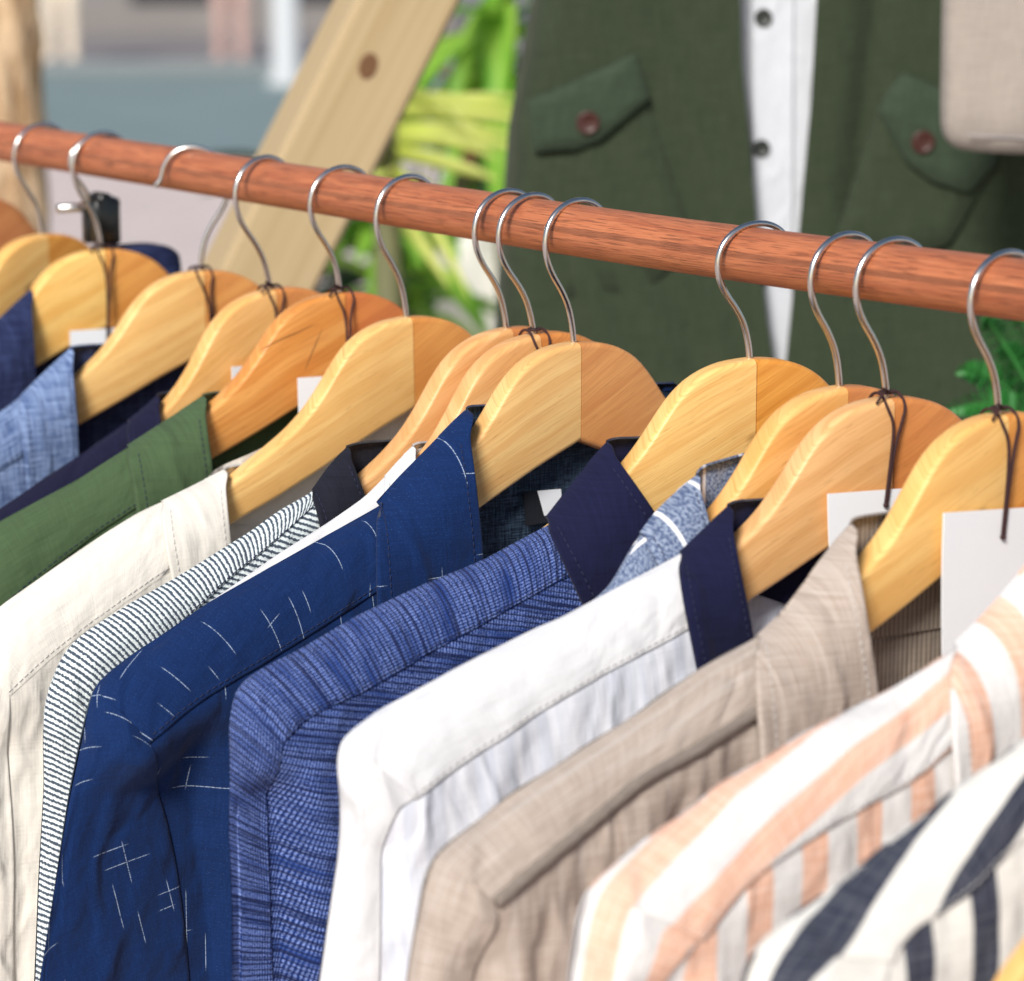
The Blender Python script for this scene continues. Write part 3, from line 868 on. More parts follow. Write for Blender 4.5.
mk(10, 'violet_blue_shirt', 'violet blue slub weave shirt with navy band collar',
   [(575, 510), (548, 525), (481, 561), (422, 585), (356, 616), (304, 647), (262, 668), (242, 682), (233, 699), (228, 726), (229, 768), (228, 837), (231, 900), (231, 985), (231, BOT)], (236, 694),
   [(590, 568), (565, 578), (540, 591), (477, 626), (422, 657), (366, 692), (311, 712), (283, 742)], [(283, 742), (282, 780), (286, 830), (288, 900), (294, BOT)], [(590, 600), (600, 700), (615, BOT)], T=.024, R=.036,
   thread=DTHREAD, mats=dict(ALL(slub)), rotb=-.22,
   folds=[([(280, 744), (281, 790), (287, 850), (290, 920), (296, BOT)], .011, .045, -.026, .035), ([(258, 712), (270, 740), (262, 770)], .006, .006, -.002, 0),
          ([(240, 740), (250, 800), (262, 860)], .008, .008, .002, 0), ([(300, 770), (330, 830), (360, 890)], .008, .012, .003, 0), ([(430, 672), (450, 700), (470, 720)], .008, .008, -.003, 0), ([(365, 705), (380, 730), (400, 745)], .006, .008, -.003, 0)])
S[10].collar([(546, 519), (571, 487), (597, 455), (607, 445)], [(607, 445), (615, 457), (627, 473), (655, 513), (675, 545)], [(546, 519), (560, 550), (584, 602), (596, 630)], navy, Tc=.018, lift=.005)
mk(11, 'grey_blue_shirt', 'grey blue melange shirt with thin white lines, mostly hidden by the white shirt',
   [(690, 484), (683, 491), (656, 514), (632, 550), (611, 585), (590, 603), (555, 622), (500, 655), (430, 695), (380, 722), (352, 745), (344, 790), (340, 860), (336, BOT)], (356, 738),
   [(690, 545), (640, 600), (560, 650), (470, 700), (420, 740)], [(420, 740), (416, 800), (420, BOT)], [(712, 520), (722, 600), (735, BOT)], T=.012, R=.022, Tb=.009, thread=DTHREAD, mats=dict(ALL(melange)), shear=.35)
S[11].collar([(640, 535), (656, 513), (681, 490), (697, 478)], [(697, 478), (702, 497), (709, 520), (716, 560)], [(640, 535), (660, 560), (668, 590)], melange, Tc=.014, lining=melange, rise=.007, rotc=.3)
mk(12, 'white_navy_collar_shirt', 'white shirt with dark navy band collar, between blue and beige shirts',
   [(715, 530), (700, 541), (677, 556), (618, 587), (558, 619), (540, 626), (477, 657), (425, 685), (380, 710), (346, 734), (337, 749), (336, 768), (339, 803), (339, 823), (337, 855), (330, 900), (318, 985), (308, BOT)], (340, 742),
   [(705, 620), (671, 640), (609, 671), (549, 706), (515, 730), (463, 765), (415, 799)], [(415, 799), (396, 812), (389, 850), (388, 900), (386, BOT)], [(752, 640), (762, 740), (775, BOT)], T=.023, R=.037, seamlift=.0005,
   mats=dict(yoke=white, sleeve=white, body=voile, back=voile2), rotb=.1,
   folds=[([(398, 806), (392, 850), (390, 910), (388, BOT)], .012, .022, -.006, .02), ([(610, 690), (605, 740), (598, 800)], .006, .006, .002, .01), ([(560, 720), (548, 790), (540, 860)], .007, .007, .002, .01), ([(500, 750), (480, 830), (470, 900)], .008, .008, .002, .01)])
S[12].collar([(680, 554), (705, 530), (728, 509)], [(728, 509), (731, 522), (738, 560), (753, 632), (760, 690)], [(680, 554), (685, 595), (695, 645), (702, 680)], navy, Tc=.018, lift=.005, backdrop=.058, cthread=DTHREAD)
mk(13, 'beige_shirt', 'beige linen shirt with corded shoulder seam, right of the white shirt',
   [(820, 590), (790, 615), (757, 637), (740, 647), (699, 669), (643, 710), (595, 741), (546, 772), (504, 800), (452, 842), (435, 858), (424, 883), (414, 932), (405, 981), (396, BOT)], (436, 857),
   [(775, 700), (740, 722), (695, 750), (643, 778), (595, 819), (539, 864), (494, 902)], [(494, 902), (500, 925), (494, 955), (486, 985), (478, BOT)], [(880, 690), (886, 800), (900, BOT)], T=.023, R=.037, seamlift=.0008, bodyoff=.0006,
   mats=dict(ALL(beige), back=beigeback),
   folds=[([(498, 905), (498, 940), (492, 985), (486, BOT)], .009, .016, -.010, .008), ([(590, 826), (588, 860), (590, 905)], .005, .010, -.005, 0), ([(692, 752), (690, 780), (692, 830)], .005, .012, -.005, 0),
          ([(740, 724), (745, 760), (748, 800)], .006, .008, -.004, 0), ([(640, 790), (636, 830), (640, 870)], .008, .006, .003, 0), ([(540, 870), (546, 920), (550, BOT)], .008, .008, -.003, 0)])
S[13].collar([(757, 638), (790, 607), (822, 560), (840, 538), (851, 527)], [(851, 527), (857, 560), (867, 615), (879, 692), (884, 760)], [(757, 638), (760, 700), (765, 770), (766, 800)], beige, Tc=.02, lining=beigeback, lift=.004, rise=-.001)
mk(14, 'peach_striped_shirt', 'white shirt with wide peach stripes, between beige and navy striped shirts',
   [(1030, 604), (990, 628), (955, 650), (927, 668), (879, 696), (823, 723), (771, 755), (719, 786), (684, 814), (643, 843), (606, 872), (590, 890), (579, 918), (570, 977), (558, BOT)], (592, 888),
   [(990, 720), (952, 748), (927, 769), (893, 793), (851, 814), (795, 849), (754, 876), (722, 915), (702, 940)], [(702, 940), (690, 955), (672, 985), (655, BOT)], [(1060, 780), (1070, 880), (1090, BOT)], T=.023, R=.037,
   mats=dict(ALL(peach)), shear=-.13, seamlift=.001,
   folds=[([(700, 938), (688, 965), (672, 1000), (664, BOT)], .010, .016, -.008, .008)])
S[14].collar([(954, 646), (986, 615), (1024, 571), (1044, 545)], [(1044, 545), (1052, 600), (1062, 680), (1070, 760)], [(954, 646), (954, 700), (959, 780), (962, 830)], peach, Tc=.02, lift=.003)
mk(15, 'navy_striped_shirt', 'white shirt with bold dark navy stripes, the nearest shirt on the rail',
   [(1200, 640), (1100, 695), (1024, 741), (990, 765), (962, 786), (927, 814), (893, 842), (858, 869), (823, 897), (781, 926), (762, 942), (752, 957), (743, 983), (730, BOT)], (762, 942),
   [(1150, 770), (1090, 800), (1024, 835), (997, 862), (972, 890), (941, 911), (913, 928), (897, 948), (892, 960)], [(892, 960), (887, 975), (880, 1000), (868, BOT)], [(1230, 800), (1240, 900), (1260, BOT)], T=.023, R=.037,
   mats=dict(ALL(ink)), shear=-.22, seamlift=.001)
S[15].collar([(1130, 676), (1160, 645), (1200, 600), (1218, 575)], [(1218, 575), (1228, 640), (1240, 720), (1250, 800)], [(1130, 676), (1132, 740), (1138, 820), (1140, 850)], ink, Tc=.02, lift=.003)

mb = MB(); q = S[13].seam; nq = S[13].N(q) + .0006
mb.tube(S[13].P(q, nq), .0026, 10); mb.build('seam_cord', beige, S[13].root)
# ------------------------------------------------------------------ price tags


def price_tag(k, quad, n, label, knot=None, bow=True):
    """card hung by a doubled cord round the hanger's neck; quad px corners TL TR BR BL on the plane n in front of the hanger"""
    H, u, nv = frame(k)
    root = empty('price_tag', H); tag(root, label, 'price tag', 'price tags on the hangers')
    Q = np.array([onplane(a, b, H + nv * n, nv) - H for a, b in quad])
    mb = MB(); k_ = 8
    G = coons(np.stack([Q[0], Q[1]]), np.stack([Q[3], Q[2]]), np.stack([Q[0], Q[3]]), np.stack([Q[1], Q[2]]), k_, k_)
    bend = np.linspace(0, 1, k_)[:, None, None] ** 2 * .003 * nv
    mb.grid(G + bend); mb.grid(G + bend - nv * .0006, None, 0, True)
    for A, B in ((0, 0), (-1, -1)):
        mb.grid(np.stack([G[A] + bend[A], G[A] + bend[A] - nv * .0006])); mb.grid(np.stack([(G + bend)[:, B], (G + bend)[:, B] - nv * .0006]))
    mb.build('card', M['card'], root)
    hole = knot if knot is not None else ((quad[0][0] + quad[1][0]) / 2, quad[0][1] + 14)
    hp = onplane(hole[0], hole[1], H + nv * (n + .0012), nv) - H
    mb = MB()
    mid = hp * .55 + nv * .2 * 0; mid = hp + (np.array([0, 0, -.002]) - hp) * .55; mid = mid - nv * (mid @ nv) + nv * max(.0095, n)
    for sg in (-1, 1):
        f0 = u * (.0035 * sg)
        pts = [nv * -.0082 + f0 * 1.3 + ZUP * -.02, nv * -.0078 + f0 * 1.4 + ZUP * -.004, nv * -.004 + f0 * 1.3 + ZUP * .0022, nv * .003 + f0 * 1.4 + ZUP * .0022, nv * .0076 + f0 * 1.5 + ZUP * -.0035, nv * .0086 + f0 * .6 + ZUP * -.010, mid + u * .0006 * sg, hp + u * .0004 * sg]
        mb.tube(resample(np.array(pts), 40, 3), .00075, 6)
    a = np.linspace(0, 2 * math.pi, 14)
    mb.tube(np.array([ZUP * .0022 + u * .0032 * math.cos(t) + nv * .0032 * math.sin(t) for t in a]), .0007, 6)
    if bow:
        for dx, dz in ((.011, -.003), (.008, .0035)):
            mb.tube(resample(np.array([ZUP * .002 + nv * .003, ZUP * .004 + nv * .006 + u * dx * .5, ZUP * (.002 + dz) + nv * .007 + u * dx]), 12, 2), .0006, 6)
    th = np.linspace(.001, math.pi - .001, 7)
    mb.tube(np.array([hp + ZUP * .0013 * math.cos(t) for t in th]), [.0013 * math.sin(t) + 1e-5 for t in th], 8)
    mb.build('cord', M['string'], root)
    return root


price_tag(13, [(944, 513), (1068, 505), (1064, 668), (938, 668)], .0105, 'large white tag hanging in front of the beige shirt hanger', (1003, 537))
price_tag(12, [(828, 494), (912, 488), (912, 600), (829, 600)], .0100, 'white tag hanging left of the beige collar tip on the maroon cord', (886, 505))
price_tag(5, [(298, 378), (398, 372), (398, 505), (301, 505)], .016, 'greyish white tag behind the pale hanger of the cream shirt', (344, 392))
price_tag(4, [(232, 367), (304, 362), (306, 430), (233, 430)], .014, 'small white tag corner showing left of the cracked orange hanger', (272, 380))
price_tag(2, [(70, 331), (135, 327), (135, 395), (72, 395)], .012, 'white tag above the chambray collar on the doubled dark cord', (108, 340))
price_tag(3, [(173, 352), (232, 350), (232, 420), (174, 420)], -.012, 'pale tag sliver beneath the hanger with the turned hook', (205, 362), bow=False)
price_tag(8, [(520, 372), (560, 370), (560, 420), (520, 420)], .0095, 'tag hidden behind the two tone hanger, only its cord loop showing', (538, 384), bow=False)

# ------------------------------------------------------------------ clip hanger with navy trousers
H = np.array([-.516, 0, -.035])
cl_ = lambda px, py: onplane(px, py, H, NV_) - H
ch = empty('clip_hanger', H); tag(ch, 'black and chrome clip hanger between the two farthest wooden hangers', 'hanger')
ya, yb, yc = cl_(58, 205)[1], cl_(112, 212)[1], cl_(101, 215)[1]; zb = cl_(101, 206)[2]
mb = MB(); mb.tube(np.array([(0, ya, zb), (0, yb, zb)]), .003, 10); mb.build('bar', M['chrome'], ch)
hp = resample(HOOK, 40, 2); hp = hp[hp[:, 1] >= 0] * np.array([1, (ROD_R + .0016 + .035) / .0698]); hp = np.r_[[[0, zb]], hp]
mb = MB(); mb.tube(np.stack([.013 * np.clip((hp[:, 1] + .01) / .04, 0, 1), -hp[:, 0], hp[:, 1]], 1), .0015, 10); mb.build('hook', M['chrome'], ch)
blackp = mat_simple('black_metal', (.012, .014, .014), .3, .2)
mb = MB(); mb.box((.006, yc, zb - .009), (.004, 0, -.001), (0, .009, 0), (0, 0, .015), .002); mb.box((-.006, yc, zb - .009), (.004, 0, .001), (0, .009, 0), (0, 0, .015), .002)
mb.tube(np.array([(-.007, yc, zb + .004), (.007, yc, zb + .004)]), .005, 12)
mb.tube(np.array([(0, yc - .012, zb + .001), (0, yc + .012, zb + .001)]), .004, 10)
mb.build('clip', blackp, ch)
t0, t1 = cl_(84, 240), cl_(177, 224)
tr = empty('folded_trousers', H + np.array([0, 0, t1[2] - .012])); tag(tr, 'folded dark navy denim trousers held by the black clip hanger', 'trousers')
ymid, yhw = (t0[1] + t1[1]) / 2, (t1[1] - t0[1]) / 2
yy = np.linspace(.016, .118, 30); vv = np.linspace(0, 1, 40)
P = np.zeros((40, 60, 3)); t = np.linspace(0, 2 * math.pi, 60)
for i, v in enumerate(vv):
    P[i, :, 1] = ymid + yhw * np.sign(np.cos(t)) * np.abs(np.cos(t)) ** .5
    P[i, :, 0] = (.007 + .003 * math.sin(min(v * 6, 1.57))) * np.sign(np.sin(t)) * np.abs(np.sin(t)) ** .6 + .002 * np.sin(P[i, :, 1] * 130 + v * 3)
    P[i, :, 2] = .012 * math.sqrt(max(0, 1 - max(0, 1 - v * 12) ** 2)) - .30 * v - (.010 * (np.abs(P[i, :, 1] - ymid) / yhw) ** 4)
    if i < 3: P[i, :, 0] *= (.15, .7, .95)[i]
mb = MB(); mb.grid(P, None, close=True); mb.f.append(tuple(range(60))); mb.m.append(0); mb.build('legs', navyjean, tr)
mb = MB(); P2 = P[2:8].copy(); P2[:, :, 0] *= 1.06; mb.grid(P2, None, close=True); mb.build('waistband', navyjean, tr)

# ------------------------------------------------------------------ green jacket on show behind the rail
JZ = 2.25
JN = -FH                       # the jacket faces the camera
J0 = at_depth(760., 200., JZ)
greenj = mat_plain('dark_green_cotton', (.035, .047, .026), .45, 420., cr=.25)
greenf = mat_plain('dark_green_flap_cotton', (.038, .056, .034), .45, 420., cr=.25)
horn = mat_simple('brown_horn', (.055, .017, .012), .35)
jk = empty('green_jacket', J0 - np.array([0, 0, 0])); tag(jk, 'dark green jacket with flapped chest pockets hung open over white shirt', 'jacket')


def jl(px, n=0.):
    """px list -> points relative to J0 on a plane n in front of the jacket plane, as (a along RIGHT, b up)"""
    px = np.asarray(px, float)
    Q = onplane(px[:, 0], px[:, 1], J0 + JN * n, JN) - J0
    return np.stack([Q @ RIGHT, Q[:, 2]], -1)


def jp(G, n): return RIGHT * G[..., :1] + ZUP * G[..., 1:2] + JN * np.asarray(n)[..., None]


def jpanel(name, top, bot, left, right, edgeL, edgeR, nmax, mat, parent, h=70, w=60, n0=0., fold=None):
    G = coons(jl(top), jl(bot), jl(left), jl(right), h, w)
    ssn = np.linspace(0, 1, w)[None, :] * np.ones((h, 1))
    n = n0 + nmax * (prof(ssn * 1., edgeL) if edgeL else 1.) * (prof((1 - ssn), edgeR) if edgeR else 1.)
    if fold is not None: n = n + fold(G, ssn)
    P = jp(G, n)
    mb = MB(); mb.grid(P, G)
    for e, q in ((P[:, 0], 1), (P[:, -1], -1)):
        mb.grid(np.stack([e, e - JN * .006 + RIGHT * .001 * q, e - JN * .05 + RIGHT * .02 * q], 1), None, 0, q > 0)
    return mb.build(name, mat, parent)


def jwav(a, b, c): return lambda G, s_: a * np.sin(G[..., 0] * b + c + G[..., 1] * 4) + .0015 * np.sin(G[..., 0] * 150 + G[..., 1] * 60)


jpanel('front_panel', [(596, -260), (735, -260)], [(486, 560), (800, 560)], [(596, -260), (545, -60), (528, 20), (508, 130), (496, 300), (486, 560)], [(735, -260), (734, -60), (737, 60), (748, 180), (760, 300), (775, 400), (800, 560)], .14, None, .05, greenj, jk, fold=jwav(.003, 40, 0.))
jpanel('front_panel', [(832, -260), (1060, -260)], [(742, 560), (1180, 560)], [(832, -260), (812, -60), (803, 100), (790, 240), (774, 400), (742, 560)], [(1060, -260), (1100, -60), (1140, 250), (1180, 560)], None, .3, .054, greenj, jk,
       fold=lambda G, s_: .004 * np.sin(G[..., 0] * 45) - .016 * np.exp(-((G[..., 0] - jl([(848, 100)])[0][0] + (G[..., 1]) * -.10) / .012) ** 2) * np.clip((G[..., 1] + .08) / .1, 0, 1) * .5)
# right sleeve of the jacket, beyond the dark fold
sl = jl([(985, 150), (1120, 150), (1120, 560), (985, 560)])
P = np.zeros((40, 24, 3))
for i, b in enumerate(np.linspace(.10, -.28, 40)):
    for j, t in enumerate(np.linspace(0, 2 * math.pi, 24, endpoint=False)):
        a = sl[0][0] + .06 - .06 * math.cos(t); P[i, j] = RIGHT * (a + .004 * math.sin(b * 60 + t)) + ZUP * b + JN * (.045 + .035 * math.sin(t))
mb = MB(); mb.grid(P, None, close=True); mb.build('sleeve', greenj, jk)


def slab(name, poly, n, th, mat, parent, inset=.0015):
    """thin soft slab with a polygon outline (px)"""
    p = jl(poly); q = resample(np.r_[p, p[:1]], 60, 0)[:-1]; c = q.mean(0)
    rings = []
    for sc_, dn in ((1.0, -.004), (1.0, th * .5), (1 - .02, th), (.6, th * 1.1), (.02, th * 1.15)):
        rings.append(jp(c + (q - c) * sc_, np.full(len(q), n + dn)))
    mb = MB(); mb.grid(np.stack(rings), np.stack([c + (q - c) * s_ for s_ in (1, 1, .98, .6, .02)]), close=True)
    mb.f.append(tuple(len(mb.v) - len(q) + i for i in range(len(q)))); mb.m.append(0)
    return mb.build(name, mat, parent)


def button(px, n, r, parent, mat):
    p = jl([px])[0]; c = jp(p, n)
    rings = []
    for rr, dn in ((1, 0), (1, .0015), (.85, .0022), (.7, .0014), (.02, .0014)):
        rings.append(np.array([c + JN * dn + r * rr * (RIGHT * math.cos(t) + ZUP * math.sin(t)) for t in np.linspace(0, 2 * math.pi, 20, endpoint=False)]))
    mb = MB(); mb.grid(np.stack(rings), None, close=True)
    for a, b in ((.25, .25), (-.25, .25), (.25, -.25), (-.25, -.25)):
        mb.tube(np.array([c + r * (RIGHT * a + ZUP * b) + JN * .0010, c + r * (RIGHT * a + ZUP * b) + JN * .0020]), r * .1, 6)
    return mb.build('button', mat, parent)


pk = slab('pocket', [(538, 140), (640, 90), (662, 150), (690, 240), (640, 285), (560, 290), (552, 240)], .048, .004, greenj, jk)
fl = slab('pocket_flap', [(526, 97), (580, 74), (632, 50), (640, 72), (647, 93), (620, 116), (597, 135), (576, 143), (533, 146)], .054, .005, greenf, jk)
button((586, 117), .060, .0085, fl, horn)
pk = slab('pocket', [(868, 110), (880, 88), (960, 110), (985, 158), (938, 236), (890, 250), (825, 238)], .056, .004, greenj, jk)
fl = slab('pocket_flap', [(868, 106), (880, 84), (893, 68), (930, 84), (984, 118), (984, 154), (957, 185), (920, 174), (895, 155)], .061, .005, greenf, jk)
button((911, 135), .067, .0085, fl, horn)
# white shirt under the jacket
ws = empty('buttoned_white_shirt', J0); tag(ws, 'white button front shirt showing in the gap of the green jacket', 'shirt')
whitej = mat_plain('soft_white_cotton', (.60, .62, .66), .06, cr=.5)
jpanel('shirt_front', [(700, -260), (860, -260)], [(690, 560), (850, 560)], [(700, -260), (690, 560)], [(860, -260), (850, 560)], .1, .1, .022, whitej, ws, fold=lambda G, s_: .003 * np.sin(G[..., 0] * 70))
jpanel('placket', [(753, -260), (791, -260)], [(748, 400), (788, 400)], [(753, -260), (748, 400)], [(791, -260), (788, 400)], None, None, .004, whitej, ws, 30, 10, n0=.0245)
for py in (-115, 16, 145, 275): button((760 - (py - 16) * .015, py), .029, .0065, ws, mat_simple('dark_grey_button', (.03, .035, .03), .4))
# beige garment hanging in front of the jacket, only its rounded lower corner in the picture
bg = mat_plain('oat_linen', (.35, .305, .265), .22, 500., cr=.2)
B0 = at_depth(990., 60., 2.02)
G = []
bl = empty('oat_garment', B0); tag(bl, 'oat beige folded garment hanging in the top corner over green jacket', 'garment')
px = [(952, -300), (946, -40), (944, 60), (943, 125), (947, 141), (958, 150), (985, 153), (1040, 155), (1100, 157), (1160, 157)]
Q = onplane(np.array(px)[:, 0], np.array(px)[:, 1], B0, JN) - B0
q = resample(np.stack([Q @ RIGHT, Q[:, 2]], 1), 80, 2); inn = np.array([q[-1][0], q[0][1]])
rings = [];
for sc_, n in ((1, -.016), (1.0, -.004), (.995, .004), (.97, .010), (.9, .013), (.6, .015), (.2, .016), (0.01, .016)):
    g = inn + (q - inn) * sc_; rings.append(RIGHT * g[:, :1] + ZUP * g[:, 1:] + JN * (n + .0015 * np.sin(g[:, :1] * 140)))
mb = MB(); R_ = np.stack(rings); mb.grid(R_, np.stack([R_ @ RIGHT, R_ @ ZUP], -1)); mb.build('cloth_body', bg, bl)
hem = q[np.argmax(q[:, 0] > q[0][0] + .012):]
hp = RIGHT * hem[:, :1] + ZUP * (hem[:, 1:] + .012) + JN * .0135
mb = MB(); mb.tube(hp, .0006, 6); mb.build('hem_stitching', stitchm, bl)

# ------------------------------------------------------------------ leaning pine beam
ZB = 2.3
pine = mat_pine('planed_pine', (.42, .305, .155), (.50, .38, .215))
L0 = at_depth(357., 0., ZB); L1 = at_depth(229., 255., ZB); R0 = at_depth(459., 0., ZB)
ax = L1 - L0; ax /= np.linalg.norm(ax)
wv = (R0 - L0) - ax * ((R0 - L0) @ ax); W = np.linalg.norm(wv); wv /= W
dn = np.cross(ax, wv); dn = dn if dn @ FWD > 0 else -dn
tA = L0 - ax * .5
tB = L0 + ax * 1.75
root = empty('wooden_beam', tA + (tB - tA) * .5); tag(root, 'pale pine beam with a dark knot leaning behind the rail', 'wooden beam')
b0 = np.array(root.location)
sd = dn * math.cos(math.radians(62)) - wv * math.sin(math.radians(62))     # the bright narrow side face leans out to the left
A_ = math.radians(20.)
W = W / math.cos(A_); wv, dn = wv * math.cos(A_) + dn * math.sin(A_), dn * math.cos(A_) - wv * math.sin(A_)
D = .075
corners = [np.zeros(3), wv * W, wv * W + dn * D, dn * D - wv * .0]
mb = MB(); bev = .004
ring = [wv * bev, wv * (W - bev), wv * W + dn * bev, wv * W + dn * (D - bev), wv * (W - bev) + dn * D, wv * bev + dn * D, dn * (D - bev), dn * bev]
nL = 30; P = np.array([[tA + (tB - tA) * t + r_ - b0 for r_ in ring] for t in np.linspace(0, 1, nL)])
UVb = np.zeros((nL, 8, 2)); UVb[..., 0] = np.array([0, W, W, W + D, W + D, 2 * W + D, 2 * W + D, 2 * W + 2 * D]) * .9; UVb[..., 1] = np.linspace(0, 2.2, nL)[:, None]
mb.grid(P, UVb, close=True); mb.f += [tuple(range(8))[::-1], tuple((nL - 1) * 8 + i for i in range(8))]; mb.m += [0, 0]
bo = autosmooth(mb.build('beam_body', pine, root), 30)
kc = onplane(368., 66., L0, dn) - b0 - dn * .0008
mb = MB(); mb.add([kc] + [kc + (.0078 + .0006 * math.sin(2 * t + 1)) * (ax * math.cos(t) * 1.25 + wv * math.sin(t)) for t in np.linspace(0, 6.2832, 20, endpoint=False)], [(0, 1 + i, 1 + (i + 1) % 20) for i in range(20)])
mb.build('knot', mat_simple('dark_knot_wood', (.16, .075, .03), .6), root)

# ------------------------------------------------------------------ ground, road and far things
GZ = -1.32
ground = mb = MB()
mb.add([(-150, -80, GZ), (60, -80, GZ), (60, 150, GZ), (-150, 150, GZ)], [(0, 1, 2, 3)])
gm = NT('pale_pink_paving'); tc = gm.n('ShaderNodeTexCoord').outputs[3]
nn = gm.noise(tc, 1.2, 4.); br = gm.n('ShaderNodeTexBrick', {'Vector': tc, 'Scale': 1.6, 'Color1': (.70, .58, .53, 1), 'Color2': (.64, .53, .49, 1), 'Mortar': (.34, .28, .25, 1), 'Mortar Size': .012}).outputs[0]
gm.col(gm.mix(gm.smooth(nn, .4, .7), br, (.60, .50, .46))); gm.set(Roughness=.85)
tag(mb.build('ground', gm.mat, smooth=False), kind='structure')
far = lambda d, s_: np.array([CAM[0], CAM[1], 0]) + FH * d + RIGHT * s_
# grey road strip crossing behind
mb = MB(); a, b, c, d_ = far(17.5, -14), far(17.5, 20), far(26, 26), far(26, -20)
mb.add([(*p[:2], GZ + .004) for p in (a, b, c, d_)], [(0, 1, 2, 3)]); mb.build('road', mat_simple('grey_asphalt', (.185, .245, .245), .9, .35, 1.2), smooth=False)
tag(bpy.data.objects['road'], kind='structure')
mb = MB(); mb.box((*(far(26.1, 0))[:2], GZ + .06), RIGHT * 24, FH * .12, ZUP * .07, .02); tag(mb.build('kerb', mat_simple('dull_kerb_stone', (.20, .22, .225), .9), smooth=False), kind='structure')
mb = MB(); mb.add([(*p[:2], GZ + .05) for p in (far(26.2, -24), far(26.2, 26), far(60, 50), far(60, -50))], [(0, 1, 2, 3)])
tag(mb.build('pavement', mat_simple('dim_paving', (.22, .20, .20), .9, .4, 1.), smooth=False), kind='structure')


def far_px(px, d):
    """point on the ground plane seen at horizontal distance d, in column px"""
    z = d * math.cos(PITCH) - (CAM[2] - GZ) * -math.sin(PITCH)
    return far(d, (px - CX) / F * (d * math.cos(PITCH) + (CAM[2] - GZ) * math.sin(PITCH)))


# shop wall a little way behind the far pavement
w0, w1 = far_px(-120, 33), far_px(460, 33)
root = empty('shop_front', (*((w0 + w1) / 2)[:2], GZ)); tag(root, 'grey shop front with dark window far across the road', 'building')
wd = (w1 - w0); wl = np.linalg.norm(wd); wd = wd / wl
mb = MB(); mb.box(FH * .4 + ZUP * 1.8, wd * wl / 2, FH * .3, ZUP * 1.8, .03); mb.build('wall', mat_simple('warm_grey_render', (.21, .195, .185), .9, .3, 2.), root, smooth=False)
for t in (-.28, .02, .30):
    mb = MB(); mb.box(wd * wl * t + ZUP * 1.25 + FH * .07, wd * wl * .09, FH * .04, ZUP * .85, .02); f = mb.build('window', mat_simple('dark_window_frame', (.05, .05, .06), .5), root, smooth=False)
    mb = MB(); mb.box(wd * wl * t + ZUP * 1.25 + FH * .02, wd * wl * .082, FH * .015, ZUP * .78, .005); mb.build('pane', mat_simple('dark_window_glass', (.02, .025, .05), .1), f, smooth=False)


def person(px, d, shirt, trousers, label, hgt=1.68):
    c = far_px(px, d); r = empty('person', (*c[:2], GZ + .05)); tag(r, label, 'person')
    s_ = hgt / 1.7
    sk = {'hip': (0, 0, .92), 'chest': (0, 0, 1.28), 'neck': (0, 0, 1.46), 'head': (0, .02, 1.6)}
    mb = MB()
    prof_ = [(0, .82, .10), (0, .92, .16), (0, 1.05, .145), (0, 1.25, .18), (0, 1.40, .17), (0, 1.46, .08), (0, 1.50, .058), (0, 1.54, .075), (0, 1.62, .092), (0, 1.69, .08), (0, 1.72, .02)]
    mb.tube(np.array([wd * 0 + ZUP * z * s_ for _, z, q in prof_]), [q * s_ for _, z, q in prof_], 14)
    for g in (-1, 1):
        mb.tube(np.array([wd * .17 * g + ZUP * 1.39, wd * .24 * g + ZUP * 1.12, wd * .25 * g - FH * .06 + ZUP * .88, wd * .25 * g - FH * .07 + ZUP * .76]) * s_, [.06, .048, .038, .03], 10)
    mb.build('body', shirt, r)
    mb = MB()
    for g in (-1, 1):
        mb.tube(np.array([wd * .085 * g + ZUP * .94, wd * .10 * g + ZUP * .50, wd * .10 * g + FH * .02 * g + ZUP * .06, wd * .10 * g + ZUP * .0]) * s_, [.10, .07, .05, .05], 10)
        mb.box(wd * .10 * g - FH * .06 + ZUP * .035, wd * .045, FH * .12, ZUP * .035, .015)
    mb.build('trousers', trousers, r)


skinp = mat_simple('pink_shirt_cloth', (.55, .34, .31), .8); person(232, 27.5, skinp, mat_simple('dusty_pink_cloth', (.50, .34, .30), .8), 'blurred passer by in dusty pink trousers far across the road')
whitetop = mat_simple('pale_shirt_cloth', (.75, .64, .52), .8); person(62, 27.0, whitetop, mat_simple('pale_trousers_cloth', (.72, .62, .5), .8), 'blurred passer by in pale trousers beside the bark trunk', 1.6)
# pale post across the road
c = far_px(286, 24.5); mb = MB(); mb.tube(np.array([(0, 0, 0), (0, 0, .06), (0, 0, .07), (0, 0, 3.6)]), [.16, .16, .11, .10], 16)
o = mb.build('street_post', mat_simple('pale_grey_metal', (.52, .54, .55), .6), loc=(*c[:2], GZ)); tag(o, 'pale grey post standing across the road left of the beam', 'post')

